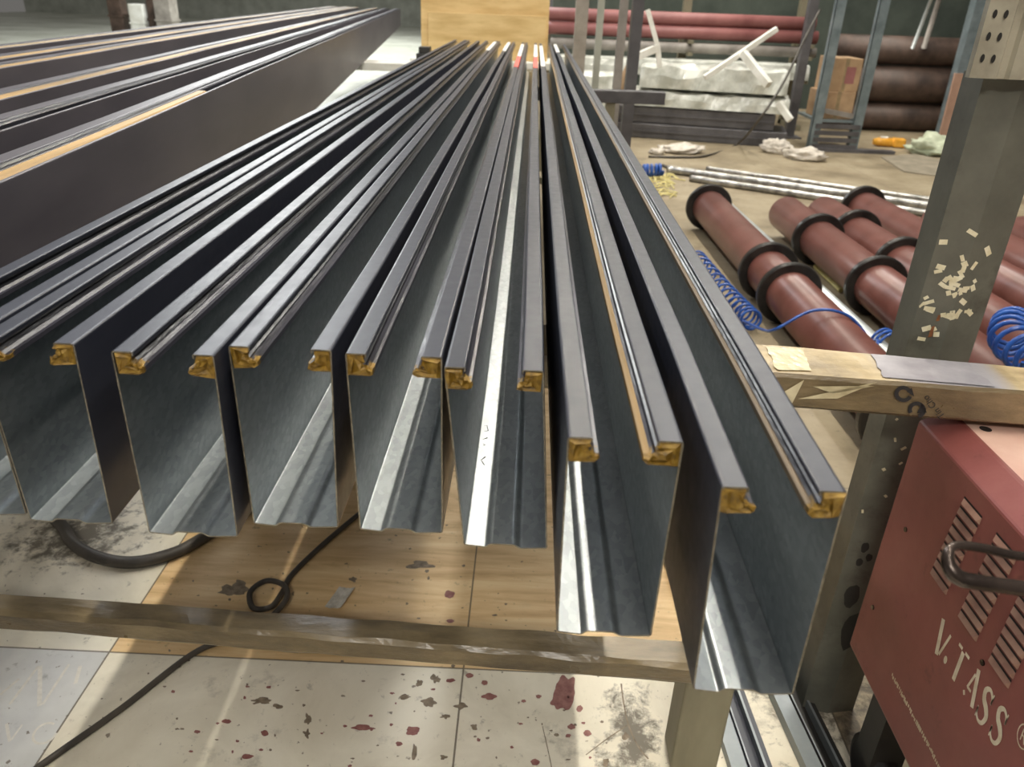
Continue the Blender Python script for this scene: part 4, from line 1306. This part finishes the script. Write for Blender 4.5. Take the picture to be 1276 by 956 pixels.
# shelving frame with two blue grey posts
sf = empty('shelf_frame', (3.2, 8.75, 0), 'blue grey steel shelving frame with two posts holding cartons', 'rack')
def SF(p): return Vector(p) - Vector((3.2, 8.75, 0))
for (x0, x1) in (((1044), (1010)), ((1097), (1060))):
    a, b = aty(x0, 0, 8.75), aty(x1, 185, 8.75)
    bm = bmesh.new(); w = .10; t_ = .006
    xx = b.x
    bbox(bm, tuple(SF((xx - w / 2, 8.70, 0))), tuple(SF((xx + w / 2, 8.70 + t_, 1.85))))
    bbox(bm, tuple(SF((xx - w / 2, 8.70, 0))), tuple(SF((xx - w / 2 + t_, 8.77, 1.85))))
    obj('post', bm, ['bluegrey'], sf)
xa_, xb_ = aty(1012, 185, 8.75).x, aty(1060, 185, 8.75).x
for z in (.03, .10, .17, .24):
    bm = bmesh.new(); bbox(bm, tuple(SF((xa_ - .03, 8.69, z))), tuple(SF((xb_ + .03, 8.71, z + .045)))); obj('base_slat', bm, ['darkbar'], sf)
bm = bmesh.new(); bbox(bm, tuple(SF((xa_ - .05, 8.66, 0))), tuple(SF((xb_ + .45, 8.76, .035)))); obj('base_beam', bm, ['darkbar'], sf)
bm = bmesh.new(); bbox(bm, tuple(SF((xa_ - .03, 8.72, .30))), tuple(SF((xb_ + .03, 9.36, .325)))); obj('shelf', bm, ['bluegrey'], sf)
bm = bmesh.new(); bar(bm, SF((xa_, 8.745, .42)), SF((xb_, 8.745, .36)), .02, .05); obj('brace', bm, ['greyfar'], sf)
def carton(x0, x1, y0, y1, z0, z1, m, label, mark=False):
    bm = bmesh.new(); cx_, cy_ = (x0 + x1) / 2, (y0 + y1) / 2
    bbox(bm, (x0 - cx_, y0 - cy_, 0), (x1 - cx_, y1 - cy_, z1 - z0), .006)
    bbox(bm, (-.02, y0 - cy_ - .001, 0), (.02, y1 - cy_ + .001, z1 - z0 + .001), 0, 1)
    if mark: bbox(bm, (.0, y0 - cy_ - .0022, (z1 - z0) * .25), (.10, y0 - cy_, (z1 - z0) * .75), 0, 2)
    tag(obj('carton', bm, [m, 'tan_line', 'redfar'], loc=(cx_, cy_, z0)), label, 'box', 'cartons on the shelving frame')
carton(xa_ + .02, xb_ - .05, 8.80, 9.25, .325, .60, 'card', 'lower brown carton on the blue grey shelving frame')
carton(xa_ + .06, xb_ - .04, 8.82, 9.25, .60, .93, 'card', 'upper brown carton with a red mark on the blue grey shelving frame', True)
# dark stand left of the shelving
bm = bmesh.new(); sx0 = aty(1003, 60, 9.6).x
bbox(bm, (-.05, -.05, 0), (.05, .05, 1.7), .004); bbox(bm, (-.12, -.12, 0), (.12, .12, .02))
tag(obj('steel_post', bm, ['darkbar'], loc=(sx0, 9.6, 0)), 'dark narrow steel post just left of the shelving frame', 'post', 'steel posts in the background')
# leaning silver rods and grey post at the far right
def rod(px0, px1, Y0, Y1, r_, m, label, name='steel_rod', cat='rod'):
    a, b = aty(*px0, Y0), aty(*px1, Y1); c = (a + b) / 2
    d = (b - a).normalized()
    a2 = a - d * .4 if a.z > b.z else a
    bm = bmesh.new(); tube(bm, [a2 - c, b - c], r_, 10)
    tag(obj(name, bm, [m], loc=c), label, cat)
rod((1160, 0), (1137, 60), 10.1, 10.35, .022, 'zinc', 'bright silver rod leaning against the big pipes')
rod((1170, 0), (1151, 60), 10.3, 10.42, .03, 'greyfar', 'dull grey rod leaning beside the bright silver rod')
post_thing((1232, 0), (1195, 95), 9.9, .14, 'bluegrey', 'blue grey post at the right in front of the big pipes')
# pinkish board
pa, pb = aty(1178, 178, 9.4), aty(1232, 178, 9.4)
bm = bmesh.new(); hz_ = aty(1200, 92, 9.4).z
bbox(bm, (0, -.015, 0), (.50, .015, hz_), .003)
for v in bm.verts: v.co.y += .12 * v.co.z; v.co.x += .04 * v.co.z
tag(obj('pinkish_board', bm, ['pinkboard'], loc=(pa.x - .12, 9.35, 0)), 'pinkish brown board leaning left of the grey green upright', 'board')

# ------------------------------------------------------------------ floor clutter in the middle distance
def foil_bar(p0, p1, r_, label, sd):
    a, b = atz(*p0, r_), atz(*p1, r_); c = (a + b) / 2
    bm = bmesh.new(); N_ = 40; pts = [(a - c).lerp(b - c, i / N_) for i in range(N_ + 1)]
    tube(bm, pts, [r_ * (1 + .10 * noise.noise(Vector((i * .7, sd, 0)))) for i in range(N_ + 1)], 10)
    mn = min(v.co.z for v in bm.verts); c.z -= (mn + c.z) - .001
    tag(obj('foil_wrapped_bar', bm, ['foil'], loc=c), label, 'bar', 'foil wrapped bars on the floor')
foil_bar((832, 211), (1196, 262), .035, 'longest foil wrapped bar on the floor beyond the red pipes', 1)
foil_bar((860, 222), (1196, 272), .028, 'foil wrapped bar nearest the red pipes', 2)
foil_bar((880, 210), (1190, 253), .022, 'thin foil wrapped bar at the back of the three on the floor', 3)
def lump(name, p, size, m, label, cat, seed, rz=0, amp=.35, z=0):
    bm = bmesh.new(); bmesh.ops.create_icosphere(bm, subdivisions=4, radius=1)
    for v in bm.verts:
        n_ = v.co.copy(); q = 1 + amp * noise.fractal(n_ * 1.9 + Vector((seed, seed * 2, 0)), .8, 2.1, 4)
        v.co = Vector((n_.x * size[0] * q, n_.y * size[1] * q, max(0, (n_.z * .8 + .55) * size[2] * q)))
    mn = min(v.co.z for v in bm.verts)
    for v in bm.verts: v.co.z -= mn
    o = obj(name, bm, [m], loc=(p.x, p.y, z), smooth=True); o.rotation_euler = (0, 0, rz)
    return tag(o, label, cat)
lump('cloth_bag', atz(1165, 192, 0), (.32, .20, .14), 'cloth', 'pale green crumpled cloth on the floor near the pinkish board', 'cloth', 3, .2)
lump('rag', atz(848, 190, 0), (.22, .14, .06), 'rag', 'dirty white rag on the floor before the dark steel bundles', 'rag', 5)
lump('rag', atz(966, 191, 0), (.15, .08, .10), 'rag', 'dirty white rag at the right end of the dark steel bundles', 'rag', 8, -.6)
lump('rag', atz(1002, 199, 0), (.2, .11, .08), 'rag', 'dirty white rag on the floor at the foot of the shelving frame', 'rag', 9, -.4)
lump('rag', atz(818, 192, 0), (.08, .06, .04), 'rag', 'small white scrap on the floor right beside the channels', 'rag', 13)
# straw strands
bm = bmesh.new(); r = random.Random(9)
for i in range(60):
    p = atz(r.uniform(798, 842), r.uniform(218, 244), .008); a = r.uniform(0, 3.1); l = r.uniform(.04, .14)
    d = Vector((math.cos(a), math.sin(a), 0)) * l
    tube(bm, [p - d, p + Vector((0, 0, .015)) + d * .2, p + d], .005, 5)
tag(obj('yellow_straps', bm, ['straw']), 'tangle of yellowish packing straps on the floor beyond the channels', 'packing straps', kind='stuff')
# black cable lying and drooping from the shelf frame
bm = bmesh.new()
tube(bm, spline([aty(1022, 12, 8.6), aty(1003, 48, 8.45), aty(975, 105, 8.22), aty(945, 150, 8.05), atz(918, 180, .012), atz(880, 194, .012), atz(845, 196, .012), atz(808, 195, .012)], 10), .012, 8)
tag(obj('hanging_cable', bm, ['hose']), 'black cable drooping from the shelving frame down to the floor', 'cable')
bm = bmesh.new()
tube(bm, spline([atz(826, 206, .014), atz(842, 212, .014), atz(858, 216, .014), atz(872, 226, .014), atz(890, 224, .014)], 10), .014, 8)
tag(obj('floor_cable', bm, ['hose']), 'short black cable on the floor at the left end of the foil bars', 'cable')
# yellow tool
p = atz(1106, 183, 0)
root = empty('power_tool', (p.x, p.y, 0), 'orange yellow hand tool lying on the floor near the green cloth', 'tool', rz=-.15)
bm = bmesh.new(); tube(bm, [(-.17, 0, .05), (-.12, 0, .05), (.02, 0, .05), (.05, 0, .045)], [.03, .045, .05, .035], 14); obj('handle', bm, ['yellow'], root)
bm = bmesh.new(); bbox(bm, (.04, -.06, .005), (.17, .06, .10), .015); obj('head', bm, ['yellow'], root)
bm = bmesh.new(); tube(bm, [(-.10, 0, .095), (-.02, 0, .098)], .016, 8); obj('switch', bm, ['whitetape'], root)
# grey mat
bm = bmesh.new()
vs = [atz(x, y, .006) for x, y in ((1098, 196), (1126, 214), (1200, 224), (1200, 206), (1140, 192))]
c = sum(vs, Vector()) / len(vs)
lo = [bm.verts.new((v.x - c.x, v.y - c.y, .001)) for v in vs]; hi = [bm.verts.new((v.x - c.x, v.y - c.y, .012)) for v in vs]
bm.faces.new(lo); bm.faces.new(hi)
for k in range(5): bm.faces.new((lo[k], lo[(k + 1) % 5], hi[(k + 1) % 5], hi[k]))
bmesh.ops.recalc_face_normals(bm, faces=bm.faces[:])
tag(obj('floor_mat', bm, ['mat'], loc=(c.x, c.y, 0)), 'flat beige grey sheet on the floor before the green cloth', 'mat')
# thin stick between the pipes
bm = bmesh.new(); a, b = atz(1016, 332, .015), atz(1048, 362, .015); tube(bm, [a, b], .014, 8)
tag(obj('floor_stick', bm, ['straw']), 'short pale stick on the floor between the zinc tube and a red pipe', 'stick')

# ------------------------------------------------------------------ far left background
def bgbox(name, px0, px1, Y, z1, d, m, label, cat):
    a, b = aty(*px0, Y), aty(*px1, Y)
    bm = bmesh.new(); w = abs(b.x - a.x)
    bbox(bm, (-w / 2, -d / 2, 0), (w / 2, d / 2, z1), .02); bbox(bm, (-w / 2 - .02, -d / 2 - .02, z1 * .48), (w / 2 + .02, d / 2 + .02, z1 * .52))
    return tag(obj(name, bm, [m], loc=((a.x + b.x) / 2, Y, 0)), label, cat)
bgbox('red_post', (137, 5), (154, 5), 22, 1.2, .35, 'brownpipe', 'dark reddish post far behind the left stack', 'post')
bgbox('white_crate', (164, 5), (182, 5), 22, .9, .5, 'whitebar', 'white crate far behind the left stack beside the reddish post', 'crate')
bgbox('dark_crate', (186, 5), (195, 5), 22.1, 1.1, .4, 'brownpipe', 'dark brown crate far behind the left stack', 'crate')
bgbox('grey_cabinet', (196, 5), (216, 5), 21.8, 1.1, .5, 'greyfar', 'grey cabinet far behind the left stack', 'cabinet')
bgbox('low_plinth', (160, 22), (222, 22), 20.6, .28, .6, 'darkbar', 'low dark plinth on the pale floor far behind the left stack', 'plinth')
